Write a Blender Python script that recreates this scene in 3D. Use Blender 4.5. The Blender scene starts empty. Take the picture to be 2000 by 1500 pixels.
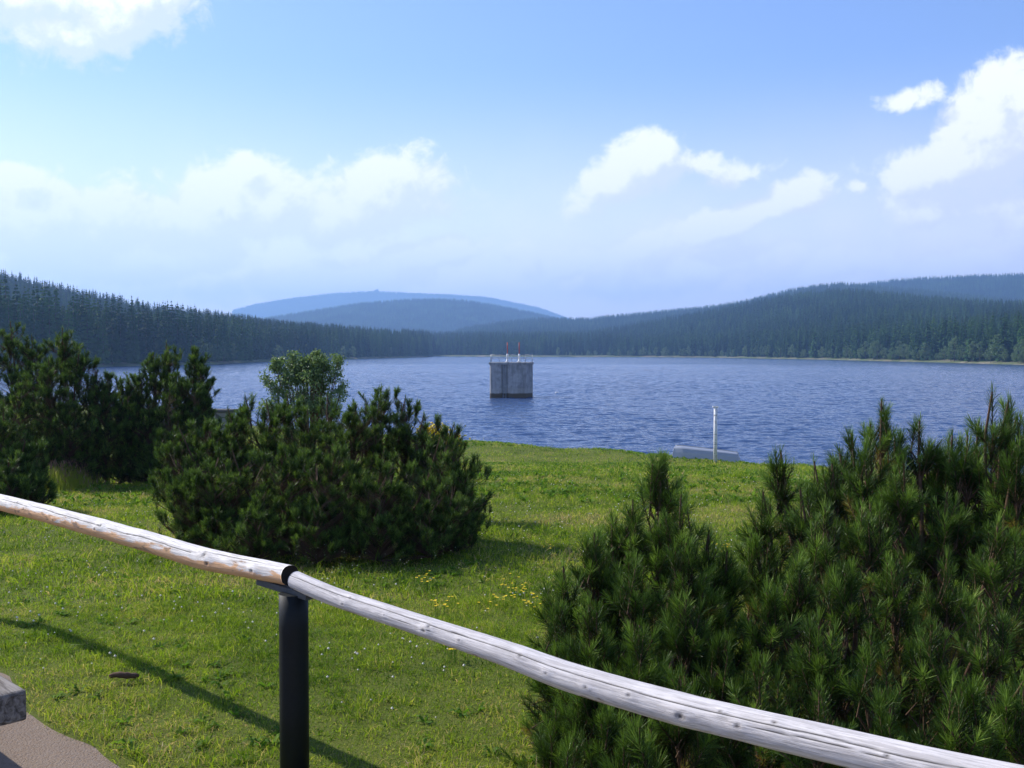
import bpy, math, random
import numpy as np
from mathutils import Vector, Matrix

# ------------------------------------------------------------------ camera, world, sun
S = bpy.context.scene
C = S.collection
CAM_Z = 5.2
F = 2050.0                      # focal length in pixels of the 2000 px wide photograph
HOR = 686.0
PITCH = math.atan((750 - HOR) / F)
cam_d = bpy.data.cameras.new('camera')
cam = bpy.data.objects.new('camera', cam_d); C.objects.link(cam); S.camera = cam
cam_d.sensor_width = 36; cam_d.lens = 36 * F / 2000
cam_d.clip_start = 0.05; cam_d.clip_end = 40000
cam.location = (0, 0, CAM_Z); cam.rotation_euler = (math.pi / 2 - PITCH, 0, 0)

SUN_AZ, SUN_EL = math.radians(-58), math.radians(37)      # azimuth from +Y towards +X
sun_dir = Vector((math.sin(SUN_AZ) * math.cos(SUN_EL), math.cos(SUN_AZ) * math.cos(SUN_EL), math.sin(SUN_EL)))
sl = bpy.data.lights.new('sun', 'SUN'); sl.energy = 4.6; sl.angle = math.radians(0.5); sl.color = (1.0, 0.95, 0.87)
so = bpy.data.objects.new('sun', sl); C.objects.link(so)
so.rotation_euler = sun_dir.to_track_quat('Z', 'Y').to_euler(); so.location = (0, 0, 900)
S.view_settings.view_transform = 'Standard'; S.view_settings.look = 'None'
S.view_settings.exposure = 0.45; S.view_settings.gamma = 1
S.cycles.use_denoising = True
S.cycles.max_bounces = 8; S.cycles.diffuse_bounces = 3; S.cycles.glossy_bounces = 3
S.cycles.transmission_bounces = 3; S.cycles.transparent_max_bounces = 6; S.cycles.volume_bounces = 1

def ray(px, py):
    """direction through a pixel of the 2000x1500 photograph, scaled to y = 1"""
    a, b = (px - 1000) / F, (750 - py) / F
    c, s = math.cos(PITCH), math.sin(PITCH)
    y, z = c + b * s, b * c - s
    return a / y, z / y
def at(px, py, Y):
    a, b = ray(px, py)
    return np.array([a * Y, Y, CAM_Z + b * Y])
def vz(v, Y):                    # world z of image row v at distance Y
    return CAM_Z + ray(1000, v)[1] * Y

class NT:
    def __init__(s, tree): s.t = tree; s.n = tree.nodes; s.l = tree.links
    def add(s, kind, props=None, **ins):
        n = s.n.new(kind)
        for k, v in (props or {}).items(): setattr(n, k, v)
        for k, v in ins.items():
            key = k
            if k[0] == 'i' and k[1:].isdigit(): key = int(k[1:])
            else: key = k.replace('_', ' ')
            sock = n.inputs[key]
            if isinstance(v, bpy.types.NodeSocket): s.l.new(v, sock)
            elif isinstance(v, bpy.types.Node): s.l.new(v.outputs[0], sock)
            else: sock.default_value = v
        return n
    def math(s, op, a, b=0.0, c=None, clamp=False):
        kw = dict(i0=a, i1=b)
        if c is not None: kw['i2'] = c
        return s.add('ShaderNodeMath', dict(operation=op, use_clamp=clamp), **kw).outputs[0]
    def vmath(s, op, a, b=(0, 0, 0)):
        n = s.add('ShaderNodeVectorMath', dict(operation=op), i0=a, i1=b)
        return n.outputs['Value'] if op in ('LENGTH', 'DOT_PRODUCT') else n.outputs[0]
    def noise(s, vec, scale, detail=4, rough=0.55, dist=0.0):
        return s.add('ShaderNodeTexNoise', None, Vector=vec, Scale=scale, Detail=detail, Roughness=rough, Distortion=dist).outputs[0]
    def ramp(s, fac, stops, interp='LINEAR'):
        n = s.add('ShaderNodeValToRGB', None, Fac=fac); r = n.color_ramp; r.interpolation = interp
        while len(r.elements) > 1: r.elements.remove(r.elements[-1])
        for i, (p, c) in enumerate(stops):
            e = r.elements[0] if i == 0 else r.elements.new(p)
            e.position = p; e.color = (c, c, c, 1) if isinstance(c, (int, float)) else tuple(c) + (1,)
        return n.outputs[0]
    def sstep(s, v, a, b):
        return s.add('ShaderNodeMapRange', dict(interpolation_type='SMOOTHSTEP'), Value=v, From_Min=a, From_Max=b).outputs[0]
    def mix(s, fac, a, b, blend='MIX'):
        n = s.n.new('ShaderNodeMix'); n.data_type = 'RGBA'; n.blend_type = blend
        for sock, v in ((n.inputs[0], fac), (n.inputs[6], a), (n.inputs[7], b)):
            if isinstance(v, bpy.types.NodeSocket): s.l.new(v, sock)
            else: sock.default_value = v if isinstance(v, (int, float)) else (tuple(v) + (1,) if len(v) == 3 else v)
        return n.outputs[2]

# ---- world: Nishita sky with clouds laid out by azimuth and elevation
W = bpy.data.worlds.new('World'); S.world = W; W.use_nodes = True
W.node_tree.nodes.clear(); w = NT(W.node_tree)
sky = w.add('ShaderNodeTexSky', dict(sky_type='NISHITA', sun_disc=False, sun_elevation=SUN_EL, sun_rotation=SUN_AZ,
                                      altitude=700, air_density=1.0, dust_density=0.6, ozone_density=2.5))
SKY_STRENGTH = 0.13
tc = w.add('ShaderNodeTexCoord')
D = tc.outputs['Generated']
sep = w.add('ShaderNodeSeparateXYZ', None, Vector=D)
az = w.math('ARCTAN2', sep.outputs[0], sep.outputs[1])
el = w.math('ARCSINE', sep.outputs[2])
P = w.add('ShaderNodeCombineXYZ', None, X=az, Y=el).outputs[0]
def azel(px, py):
    a, b = ray(px, py)
    return math.atan(a), math.asin(b / math.sqrt(1 + a * a + b * b))
# (px, py, rx, ry, rotation deg, weight)
CL = [(60, -20, 330, 120, 8, 1), (250, 0, 170, 95, 25, 1), (90, 50, 130, 75, 0, .9),
      (30, 350, 62, 32, 0, .85),
      (30, 435, 290, 92, 4, 1), (220, 425, 200, 82, 0, .95), (445, 400, 150, 108, 0, 1.1), (530, 405, 120, 88, 0, 1),
      (360, 430, 115, 72, 0, 1), (745, 385, 170, 105, 8, 1.1), (640, 430, 130, 62, 20, .95), (860, 400, 90, 55, 0, .55),
      (1210, 350, 150, 64, 32, 1.05), (1275, 312, 80, 66, 10, 1.1), (1335, 318, 75, 34, 0, .75), (1450, 340, 80, 30, 10, .65),
      (1558, 380, 80, 46, 8, 1.1), (1480, 415, 110, 36, 22, 1), (1375, 455, 140, 42, 18, 1), (1240, 485, 120, 40, 20, .9),
      (1110, 515, 110, 42, 20, .95), (1320, 530, 250, 62, 8, .9), (1010, 490, 50, 22, 10, .65), (840, 495, 140, 44, 8, .95),
      (1960, 270, 200, 105, 35, 1.15), (1990, 185, 95, 105, 60, 1.15), (1880, 312, 180, 72, 12, 1.25), (1930, 250, 130, 90, 30, 1.2), (1765, 197, 75, 28, 4, .8),
      (1815, 408, 115, 48, 14, .9), (2000, 460, 75, 55, 15, .8), (1680, 365, 28, 18, 0, .6), (1940, 400, 90, 34, 0, .6),
      (1600, 530, 190, 40, 10, .65), (1850, 515, 190, 36, 5, .6), (280, 505, 300, 56, 5, .95), (620, 550, 300, 50, 6, .85),
      (480, 335, 50, 48, 0, 1), (400, 372, 50, 40, 0, 1)]
# the same kind of clouds round the rest of the sky, for other views
rc = random.Random(5)
CLX = [(-1.1, .16, .22, .08), (-1.5, .35, .25, .12), (1.0, .2, .24, .07), (1.6, .3, .3, .1), (2.4, .2, .4, .1), (-2.4, .25, .4, .12)]
def cloud_group():
    g = bpy.data.node_groups.new('cloud_field', 'ShaderNodeTree')
    g.interface.new_socket('P', in_out='INPUT', socket_type='NodeSocketVector')
    g.interface.new_socket('Field', in_out='OUTPUT', socket_type='NodeSocketFloat')
    t = NT(g); gi = t.n.new('NodeGroupInput'); go = t.n.new('NodeGroupOutput')
    p0 = gi.outputs[0]
    cur = None
    es = []
    for (px, py, rx, ry, rot, wt) in CL:
        a0, e0 = azel(px, py); es.append((a0, e0, rx / F, ry / F, math.radians(rot), wt))
    for (a0, e0, rx, ry) in CLX: es.append((a0, e0, rx, ry, 0, .9))
    for (a0, e0, rx, ry, rot, wt) in es:
        # the tiny term only orders the evaluation, so that few values are alive at once
        pv_ = p0 if cur is None else t.vmath('ADD', p0, t.math('MULTIPLY', cur, 1e-7))
        c_, s_ = math.cos(rot), math.sin(rot)
        u_ = t.math('ADD', t.vmath('DOT_PRODUCT', pv_, (c_ / rx, s_ / rx, 0)), -(a0 * c_ + e0 * s_) / rx)
        v_ = t.math('ADD', t.vmath('DOT_PRODUCT', pv_, (-s_ / ry, c_ / ry, 0)), -(-a0 * s_ + e0 * c_) / ry)
        q_ = t.math('MULTIPLY_ADD', u_, u_, t.math('MULTIPLY', v_, v_))
        v = t.math('MULTIPLY_ADD', t.math('SQRT', q_), -wt, wt)
        cur = v if cur is None else t.math('SMOOTH_MAX', cur, v, 0.12)
    n1 = t.noise(p0, 12.0, 3, 0.6, 0.2)
    n2 = t.noise(p0, 38.0, 6, 0.66, 0.35)
    n = t.math('ADD', t.math('MULTIPLY_ADD', n1, 1.3, -0.70), t.math('MULTIPLY_ADD', n2, 1.25, -0.60))
    t.l.new(t.math('ADD', cur, n), go.inputs[0])
    return g
CG = cloud_group()
d0 = w.add('ShaderNodeGroup', dict(node_tree=CG), P=P).outputs[0]
d1 = w.add('ShaderNodeGroup', dict(node_tree=CG), P=w.vmath('ADD', w.vmath('ADD', P, (-0.014, 0.02, 0)), w.math('MULTIPLY', d0, 1e-7))).outputs[0]
lit = w.sstep(w.math('SUBTRACT', d0, d1), -0.25, 0.45)
cover = w.sstep(d0, -0.03, 0.40)
alpha = w.math('MULTIPLY', cover, w.math('MULTIPLY_ADD', lit, 0.35, 0.62))
thick = w.sstep(d0, 0.1, 0.9)
alpha = w.math('MAXIMUM', alpha, w.math('MULTIPLY', thick, 0.80))
alpha = w.math('MULTIPLY', alpha, w.math('MULTIPLY_ADD', w.sstep(el, 0.0, 0.15), .5, .5))
ccol = w.mix(lit, (0.80 / SKY_STRENGTH, 0.80 / SKY_STRENGTH, .93 / SKY_STRENGTH), (1.02 / SKY_STRENGTH, 1.02 / SKY_STRENGTH, 1.06 / SKY_STRENGTH))
skyc = w.mix(1.0, sky.outputs[0], (.96, .98, 1.19, 1), 'MULTIPLY')
veil = w.math('MULTIPLY', w.math('SUBTRACT', 1.0, w.sstep(el, -.02, .27)), w.math('MULTIPLY_ADD', w.noise(P, 7.0, 4, .6), .5, .52))
skyc = w.mix(veil, skyc, (1.48 / SKY_STRENGTH, 1.27 / SKY_STRENGTH, 1.20 / SKY_STRENGTH))
col = w.mix(alpha, skyc, ccol)
bg = w.add('ShaderNodeBackground', None, Color=col, Strength=SKY_STRENGTH)
wo = w.add('ShaderNodeOutputWorld'); w.l.new(bg.outputs[0], wo.inputs[0])

W.cycles.sampling_method = 'MANUAL'; W.cycles.sample_map_resolution = 256

# ------------------------------------------------------------------ helpers
rng = np.random.default_rng(11)
def tag(o, label=None, cat=None, group=None, kind=None):
    if label: o['label'] = label
    if cat: o['category'] = cat
    if group: o['group'] = group
    if kind: o['kind'] = kind
    return o
def link(name, me, mats=(), parent=None):
    o = bpy.data.objects.new(name, me); C.objects.link(o)
    for m in (mats if isinstance(mats, (list, tuple)) else [mats]): me.materials.append(m)
    if parent is not None: o.parent = parent
    return o
def empty(name, loc=(0, 0, 0), rz=0.0):
    o = bpy.data.objects.new(name, None); C.objects.link(o); o.location = loc; o.rotation_euler = (0, 0, rz)
    o.empty_display_size = 0.2
    return o
def npmesh(name, V, Fc, smooth=False, midx=None, **attrs):
    """V (n,3), Fc (m,k) faces all of k corners (or a list of such arrays)"""
    me = bpy.data.meshes.new(name)
    V = np.asarray(V, dtype=np.float32)
    Fl = [np.asarray(f, dtype=np.int32) for f in (Fc if isinstance(Fc, list) else [Fc]) if len(f)]
    me.vertices.add(len(V)); me.vertices.foreach_set('co', V.ravel())
    tot = sum(f.size for f in Fl); nf = sum(len(f) for f in Fl)
    me.loops.add(tot); me.loops.foreach_set('vertex_index', np.concatenate([f.ravel() for f in Fl]))
    me.polygons.add(nf)
    cnt = np.concatenate([np.full(len(f), f.shape[1], dtype=np.int32) for f in Fl])
    st = np.concatenate([[0], np.cumsum(cnt)[:-1]]).astype(np.int32)
    me.polygons.foreach_set('loop_start', st)
    if midx is not None: me.polygons.foreach_set('material_index', np.asarray(midx, dtype=np.int32))
    me.polygons.foreach_set('use_smooth', np.full(nf, smooth, dtype=bool))
    for k, a in attrs.items():
        a = np.asarray(a, dtype=np.float32)
        if a.ndim == 1:
            at_ = me.attributes.new(k, 'FLOAT', 'POINT'); at_.data.foreach_set('value', a)
        elif a.shape[1] == 3:
            at_ = me.attributes.new(k, 'FLOAT_VECTOR', 'POINT'); at_.data.foreach_set('vector', a.ravel())
    me.update(calc_edges=True)
    return me
def norm(v): return v / np.maximum(np.linalg.norm(v, axis=-1, keepdims=True), 1e-9)
def unit_rand(n): return norm(rng.normal(size=(n, 3)))
def blades(base, d, L, wd, face=None, tipw=0.15, bend=None):
    """flat tapering blades as quads; bend = sideways drop vector added at the tip (two quads)"""
    n = len(base); L = np.broadcast_to(np.asarray(L, float).reshape(-1, 1), (n, 1)); wd = np.broadcast_to(np.asarray(wd, float).reshape(-1, 1), (n, 1))
    sd = np.cross(d, unit_rand(n) if face is None else face); sd = norm(sd)
    if bend is None:
        tip = base + d * L
        V = np.stack([base - sd * wd * .5, base + sd * wd * .5, tip + sd * wd * tipw, tip - sd * wd * tipw], 1)
        k = 4; f = np.arange(n * 4).reshape(n, 4)
    else:
        mid = base + d * L * .55; tip = base + d * L + bend
        V = np.stack([base - sd * wd * .5, base + sd * wd * .5, mid + sd * wd * .4, mid - sd * wd * .4, tip + sd * wd * tipw, tip - sd * wd * tipw], 1)
        k = 6; i = np.arange(n)[:, None] * 6
        f = np.concatenate([i + [0, 1, 2, 3], i + [3, 2, 4, 5]])
    return V.reshape(-1, 3), f, k
def tubes(P0, P1, r0, r1, sides=4):
    n = len(P0); d = norm(P1 - P0); a = norm(np.cross(d, np.array([.31, .77, .55]))); b = np.cross(d, a)
    r0 = np.broadcast_to(np.asarray(r0, float).reshape(-1, 1), (n, 1)); r1 = np.broadcast_to(np.asarray(r1, float).reshape(-1, 1), (n, 1))
    V = []
    for Pp, r in ((P0, r0), (P1, r1)):
        for k in range(sides):
            t = 2 * math.pi * k / sides; V.append(Pp + (a * math.cos(t) + b * math.sin(t)) * r)
    V = np.stack(V, 1).reshape(-1, 3); i = np.arange(n)[:, None] * 2 * sides
    f = np.concatenate([i + [k, (k + 1) % sides, sides + (k + 1) % sides, sides + k] for k in range(sides)])
    return V, f
def chain(points, radii, sides=8, cap=True):
    """one smooth tube along a polyline"""
    Pn = np.asarray(points, float); n = len(Pn); T = norm(np.gradient(Pn, axis=0))
    up = np.array([0, 0, 1.]) if abs(T[0, 2]) < .9 else np.array([1., 0, 0])
    a = norm(np.cross(T, up)); b = np.cross(a, T); ang = np.linspace(0, 2 * math.pi, sides, endpoint=False)
    R = np.broadcast_to(np.asarray(radii, float), (n,))
    V = Pn[:, None] + (a[:, None] * np.cos(ang)[None, :, None] + b[:, None] * np.sin(ang)[None, :, None]) * R[:, None, None]
    V = V.reshape(-1, 3); f = []
    i = np.arange(n - 1)[:, None] * sides; k = np.arange(sides)[None, :]; k2 = (k + 1) % sides
    f = np.stack([i + k, i + k2, i + sides + k2, i + sides + k], -1).reshape(-1, 4)
    Fs = [f]
    if cap: Fs.append(np.array([list(range(sides))[::-1], [(n - 1) * sides + q for q in range(sides)]]))
    return V, Fs
class MB:
    """collects pieces with mixed face sizes into one mesh"""
    def __init__(s): s.V = []; s.F = {}; s.M = {}; s.n = 0
    def add(s, V, Fs, m=0):
        V = np.asarray(V, float)
        for f in (Fs if isinstance(Fs, list) else [Fs]):
            f = np.asarray(f); s.F.setdefault(f.shape[1], []).append(f + s.n); s.M.setdefault(f.shape[1], []).append(np.full(len(f), m))
        s.V.append(V); s.n += len(V); return s
    def box(s, c, sz, rz=0, m=0, tilt=0, taper=1.0):
        h = np.array(sz) / 2; V = np.array([[x, y, z] for z in (-1, 1) for (x, y) in ((-1, -1), (1, -1), (1, 1), (-1, 1))], float)
        V[4:, :2] *= taper; V *= h; ca, sa = math.cos(rz), math.sin(rz)
        V = V @ np.array([[ca, sa, 0], [-sa, ca, 0], [0, 0, 1]]) + np.array(c)
        return s.add(V, np.array([[3, 2, 1, 0], [4, 5, 6, 7], [0, 1, 5, 4], [1, 2, 6, 5], [2, 3, 7, 6], [3, 0, 4, 7]]), m)
    def tube(s, pts, r, sides=8, m=0):
        V, Fs = chain(pts, r, sides); return s.add(V, Fs, m)
    def mesh(s, name, smooth=False):
        Fl = [np.concatenate(s.F[k]) for k in s.F]; M = np.concatenate([np.concatenate(s.M[k]) for k in s.F])
        return npmesh(name, np.concatenate(s.V), Fl, smooth, M)
    def build(s, name, mats, parent=None, smooth=False, bevel=0):
        o = link(name, s.mesh(name, smooth), mats, parent)
        if bevel:
            b = o.modifiers.new('bevel', 'BEVEL'); b.width = bevel; b.segments = 2; b.limit_method = 'ANGLE'
        return o
# value noise for numpy
_g = np.random.default_rng(77).random((256, 256))
def vnoise(x, y, s=1.0, o=0):
    x = np.asarray(x) * s + 31.7 * (o + 1); y = np.asarray(y) * s + 17.3 * (o + 1)
    xi = np.floor(x).astype(int); yi = np.floor(y).astype(int); fx = x - xi; fy = y - yi
    fx = fx * fx * (3 - 2 * fx); fy = fy * fy * (3 - 2 * fy); G = lambda i, j: _g[i % 256, j % 256]
    return (G(xi, yi) * (1 - fx) + G(xi + 1, yi) * fx) * (1 - fy) + (G(xi, yi + 1) * (1 - fx) + G(xi + 1, yi + 1) * fx) * fy
def fbm(x, y, s=1.0, oct=4, o=0): return sum(vnoise(x, y, s * 2 ** k, o + k) / 2 ** k for k in range(oct)) / (2 - 2 ** (1 - oct))

# ------------------------------------------------------------------ materials
def mat(name):
    m = bpy.data.materials.new(name); m.use_nodes = True; m.node_tree.nodes.clear(); return m, NT(m.node_tree)
def out(t, sh):
    o = t.add('ShaderNodeOutputMaterial'); t.l.new(sh, o.inputs[0])
def principled(t, col, rough=.7, bump=None, bstr=.3, bdist=.01, spec=.3, metal=0.0):
    kw = dict(Base_Color=col if not (isinstance(col, tuple) and len(col) == 3) else col + (1,), Roughness=rough, Metallic=metal)
    p = t.add('ShaderNodeBsdfPrincipled', None, **kw); p.inputs['Specular IOR Level'].default_value = spec
    if bump is not None:
        b = t.add('ShaderNodeBump', None, Strength=bstr, Distance=bdist, Height=bump); t.l.new(b.outputs[0], p.inputs['Normal'])
    return p.outputs[0]
def attr(t, name, vec=False):
    n = t.add('ShaderNodeAttribute', dict(attribute_name=name)); return n.outputs['Vector' if vec else 'Fac'] if not vec else n.outputs['Vector']
def leafmat(name, stops, trans=.3, rough=.45, spec=.3, use='tint', tcol=1.5, gloss_extra=None):
    m, t = mat(name)
    a = attr(t, use) if use != 'random' else None
    if a is None:
        oi = t.add('ShaderNodeObjectInfo'); g = t.add('ShaderNodeNewGeometry')
        n = t.noise(g.outputs['Position'], 0.012, 4, .6)
        a = t.math('ADD', t.math('MULTIPLY', oi.outputs['Random'], .35), t.math('MULTIPLY_ADD', n, 1.5, -.42))
    col = t.ramp(a, stops)
    p = principled(t, col, rough, spec=spec)
    tr = t.add('ShaderNodeBsdfTranslucent', None, Color=t.mix(1.0, col, (tcol, tcol * 1.05, tcol * .6, 1), 'MULTIPLY'))
    mx = t.add('ShaderNodeMixShader', None, Fac=trans); t.l.new(p, mx.inputs[1]); t.l.new(tr.outputs[0], mx.inputs[2])
    out(t, mx.outputs[0]); return m
M = {}
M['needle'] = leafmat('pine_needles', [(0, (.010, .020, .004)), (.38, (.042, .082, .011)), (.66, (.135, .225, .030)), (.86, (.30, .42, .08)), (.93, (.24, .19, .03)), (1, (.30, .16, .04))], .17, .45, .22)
M['needle_far'] = leafmat('pine_needles_distant', [(0, (.015, .028, .006)), (.42, (.055, .100, .020)), (.8, (.155, .235, .045)), (1, (.24, .28, .07))], .25, .5, .2)
M['spruce'] = leafmat('spruce_foliage', [(0, (.011, .030, .011)), (.4, (.026, .068, .018)), (.75, (.060, .130, .028)), (1, (.12, .19, .04))], .18, .75, .08, use='random')
M['broadleaf'] = leafmat('broadleaf_foliage', [(0, (.07, .12, .045)), (.5, (.10, .16, .06)), (1, (.14, .20, .08))], .3, .5, .3, use='random')
M['grass'] = leafmat('grass_blades', [(0, (.045, .095, .008)), (.35, (.135, .21, .014)), (.65, (.25, .32, .025)), (.85, (.34, .34, .07)), (1, (.40, .30, .16))], .45, .55, .2)
M['weed'] = leafmat('weed_leaves', [(0, (.06, .14, .014)), (1, (.17, .27, .03))], .4, .7, .12)
M['shrubleaf'] = leafmat('shrub_leaves', [(0, (.09, .15, .06)), (1, (.22, .29, .13))], .3, .5, .3)
def simple(name, col, rough=.7, spec=.3, nscale=None, var=.3, bstr=.3, bdist=.005, metal=0):
    m, t = mat(name)
    tcn = t.add('ShaderNodeTexCoord').outputs['Object']
    if nscale:
        n = t.noise(tcn, nscale, 6, .6)
        c = t.mix(n, tuple(x * (1 - var) for x in col), tuple(min(1, x * (1 + var)) for x in col))
        out(t, principled(t, c, rough, n, bstr, bdist, spec, metal))
    else: out(t, principled(t, col, rough, spec=spec, metal=metal))
    return m
M['bark'] = simple('brown_bark', (.11, .065, .04), .85, .2, 40, .5, .6, .006)
M['clover'] = simple('clover_white', (.74, .68, .56), .7)
M['yellow'] = simple('yellow_petals', (.78, .56, .01), .6)
M['seedpale'] = simple('pale_seed_heads', (.42, .38, .26), .8, .2)
M['straw'] = simple('dry_seed_heads', (.30, .17, .11), .8, .2)
M['pipe'] = simple('dark_painted_steel', (.010, .012, .012), .55, .22, 60, .4, .15, .002)
M['bracket'] = simple('galvanised_bracket', (.075, .08, .085), .6, .25, 50, .35, .2, .002)
M['alu'] = simple('weathered_aluminium', (.38, .39, .41), .42, .5, 6, .12, .05, .01, .35)
M['alu_edge'] = simple('pale_aluminium_edge', (.55, .56, .58), .6, .3)
M['darkstone'] = simple('dark_coping_stone', (.09, .088, .085), .9, .1, 8, .3, .5, .02)
M['red'] = simple('red_paint', (.50, .07, .04), .5, .4, 20, .2)
M['white'] = simple('white_paint', (.78, .78, .76), .55, .4, 25, .08)
M['steel'] = simple('galvanised_steel', (.30, .32, .34), .45, .5, 20, .15, metal=.4)
M['trunk'] = simple('spruce_bark', (.10, .08, .065), .9, .2, 2, .3)

# ground materials
m, t = mat('lawn_soil'); g = t.add('ShaderNodeNewGeometry').outputs['Position']
n1 = t.noise(g, .35, 5); n2 = t.noise(g, 9, 6, .65); n3 = t.noise(g, 90, 3, .6)
c = t.mix(n1, (.12, .17, .014), (.17, .20, .025)); c = t.mix(t.math('MULTIPLY', n2, .55), c, (.10, .085, .035)); c = t.mix(t.math('MULTIPLY', n3, .5), c, (.03, .05, .012))
out(t, principled(t, c, .95, n3, .6, .02, .1)); M['lawn'] = m
m, t = mat('shore_silt'); g = t.add('ShaderNodeNewGeometry').outputs['Position']
n1 = t.noise(g, 1.2, 7, .65); c = t.mix(n1, (.16, .12, .085), (.30, .25, .19)); out(t, principled(t, c, .85, n1, .5, .05, .2)); M['shore'] = m
m, t = mat('far_shore_strip'); g = t.add('ShaderNodeNewGeometry').outputs['Position']
n1 = t.noise(g, .06, 6, .7); c = t.mix(t.sstep(n1, .42, .7), (.10, .13, .05), (.26, .22, .16)); out(t, principled(t, c, .9, spec=.1)); M['farshore'] = m
m, t = mat('forest_floor'); g = t.add('ShaderNodeNewGeometry').outputs['Position']
n1 = t.noise(g, .012, 8, .65); n2 = t.noise(g, .12, 5, .7)
c = t.mix(n1, (.020, .045, .020), (.040, .080, .028)); c = t.mix(n2, c, (.012, .028, .014)); out(t, principled(t, c, .95, n2, 1.0, 6.0, .1)); M['forest'] = m
m, t = mat('gravel_path'); g = t.add('ShaderNodeNewGeometry').outputs['Position']
n1 = t.noise(g, 3, 5); vo = t.add('ShaderNodeTexVoronoi', None, Vector=g, Scale=110.0)
n2 = t.noise(g, 60, 8, .75); c = t.mix(n1, (.20, .135, .09), (.34, .25, .175)); c = t.mix(t.sstep(n2, .55, .75), c, (.10, .085, .075)); c = t.mix(t.math('MULTIPLY', vo.outputs['Color'], .35), c, (.36, .33, .30))
hgt = t.math('ADD', n2, t.math('MULTIPLY', vo.outputs['Distance'], -.6)); out(t, principled(t, c, .95, hgt, .8, .012, .15)); M['gravel'] = m

# water
m, t = mat('lake_water'); g = t.add('ShaderNodeNewGeometry').outputs['Position']
mp = t.add('ShaderNodeMapping', None, Vector=g, Rotation=(0, 0, math.radians(12)), Scale=(.62, 1.3, 1)).outputs[0]
nA = t.noise(mp, 2.0, 4, .6, .4); nB = t.noise(mp, .42, 3, .5, .6); nC = t.noise(g, .02, 3, .5)
h = t.math('ADD', t.math('MULTIPLY', nA, .55), t.math('MULTIPLY', nB, 1.1))
amp = t.math('MULTIPLY_ADD', t.sstep(nC, .35, .65), .35, .75)
h = t.math('MULTIPLY', h, amp)
p = t.add('ShaderNodeBsdfPrincipled', None, Base_Color=(.040, .075, .17, 1), Roughness=.12, IOR=1.333)
b = t.add('ShaderNodeBump', None, Strength=1.0, Distance=.30, Height=h); t.l.new(b.outputs[0], p.inputs['Normal'])
out(t, p.outputs[0]); M['water'] = m

# weathered wood log: attributes co = (metres along, y, z across), knot, crack, peel
def logmat(name, light, dark, peelcol):
    m, t = mat(name); co = attr(t, 'co', True)
    gr = t.add('ShaderNodeMapping', None, Vector=co, Scale=(6.5, 120, 120)).outputs[0]; n1 = t.noise(gr, 1, 6, .65, .6)
    gr2 = t.add('ShaderNodeMapping', None, Vector=co, Scale=(14, 330, 330)).outputs[0]; n2 = t.noise(gr2, 1, 4, .6)
    big = t.noise(co, 7, 5, .6)
    c = t.mix(t.sstep(n1, .36, .60), dark, light); c = t.mix(t.math('MULTIPLY', t.sstep(n2, .52, .7), .45), c, tuple(x * .35 for x in dark))
    c = t.mix(t.math('MULTIPLY', t.sstep(big, .5, .72), .35), c, tuple(x * .6 for x in light))
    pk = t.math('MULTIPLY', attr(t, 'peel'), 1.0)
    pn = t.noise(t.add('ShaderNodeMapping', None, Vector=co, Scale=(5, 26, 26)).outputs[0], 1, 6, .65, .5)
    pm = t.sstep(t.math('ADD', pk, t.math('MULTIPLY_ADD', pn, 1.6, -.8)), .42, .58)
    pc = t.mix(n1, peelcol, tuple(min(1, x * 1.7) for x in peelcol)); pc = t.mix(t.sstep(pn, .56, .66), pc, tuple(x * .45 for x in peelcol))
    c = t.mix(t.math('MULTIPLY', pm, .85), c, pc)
    c = t.mix(attr(t, 'knot'), c, (.055, .045, .04)); c = t.mix(attr(t, 'crack'), c, (.018, .016, .015))
    hh = t.math('ADD', n1, t.math('MULTIPLY', n2, .5)); out(t, principled(t, c, .8, hh, .55, .004, .25)); return m
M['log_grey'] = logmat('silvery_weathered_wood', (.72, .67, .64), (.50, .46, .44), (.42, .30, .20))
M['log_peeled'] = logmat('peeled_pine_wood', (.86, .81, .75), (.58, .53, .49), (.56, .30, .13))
m, t = mat('end_grain'); co = t.add('ShaderNodeTexCoord').outputs['Object']
out(t, principled(t, (.035, .025, .02), .9, t.noise(co, 80, 4), .4, .004)); M['endgrain'] = m
m, t = mat('bench_timber'); co = t.add('ShaderNodeTexCoord').outputs['Object']
gr = t.add('ShaderNodeMapping', None, Vector=co, Scale=(3, 45, 45)).outputs[0]; n1 = t.noise(gr, 1, 7, .65, .7)
c = t.mix(t.sstep(n1, .3, .7), (.065, .052, .040), (.30, .265, .23)); out(t, principled(t, c, .85, n1, .7, .008, .2)); M['bench'] = m
m, t = mat('tower_concrete'); co = t.add('ShaderNodeTexCoord').outputs['Object']
s3 = t.add('ShaderNodeSeparateXYZ', None, Vector=co); n1 = t.noise(co, 1.3, 7, .65)
st = t.noise(t.add('ShaderNodeMapping', None, Vector=co, Scale=(5, 5, .35)).outputs[0], 1, 5, .6)
c = t.mix(t.sstep(n1, .35, .65), (.27, .27, .255), (.44, .43, .41)); c = t.mix(t.math('MULTIPLY', t.sstep(st, .45, .65), .55), c, (.19, .185, .17))
zz = t.math('ADD', s3.outputs[2], t.math('MULTIPLY_ADD', n1, .25, -.12))
c = t.mix(t.math('MULTIPLY', t.math('SUBTRACT', 1.0, t.sstep(zz, .95, 1.15)), .30), c, (.50, .46, .38))
c = t.mix(t.math('SUBTRACT', 1.0, t.sstep(zz, .42, .60)), c, (.11, .085, .055)); out(t, principled(t, c, .85, n1, .4, .03, .2)); M['concrete'] = m
m, t = mat('rough_stone'); co = t.add('ShaderNodeTexCoord').outputs['Object']
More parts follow.
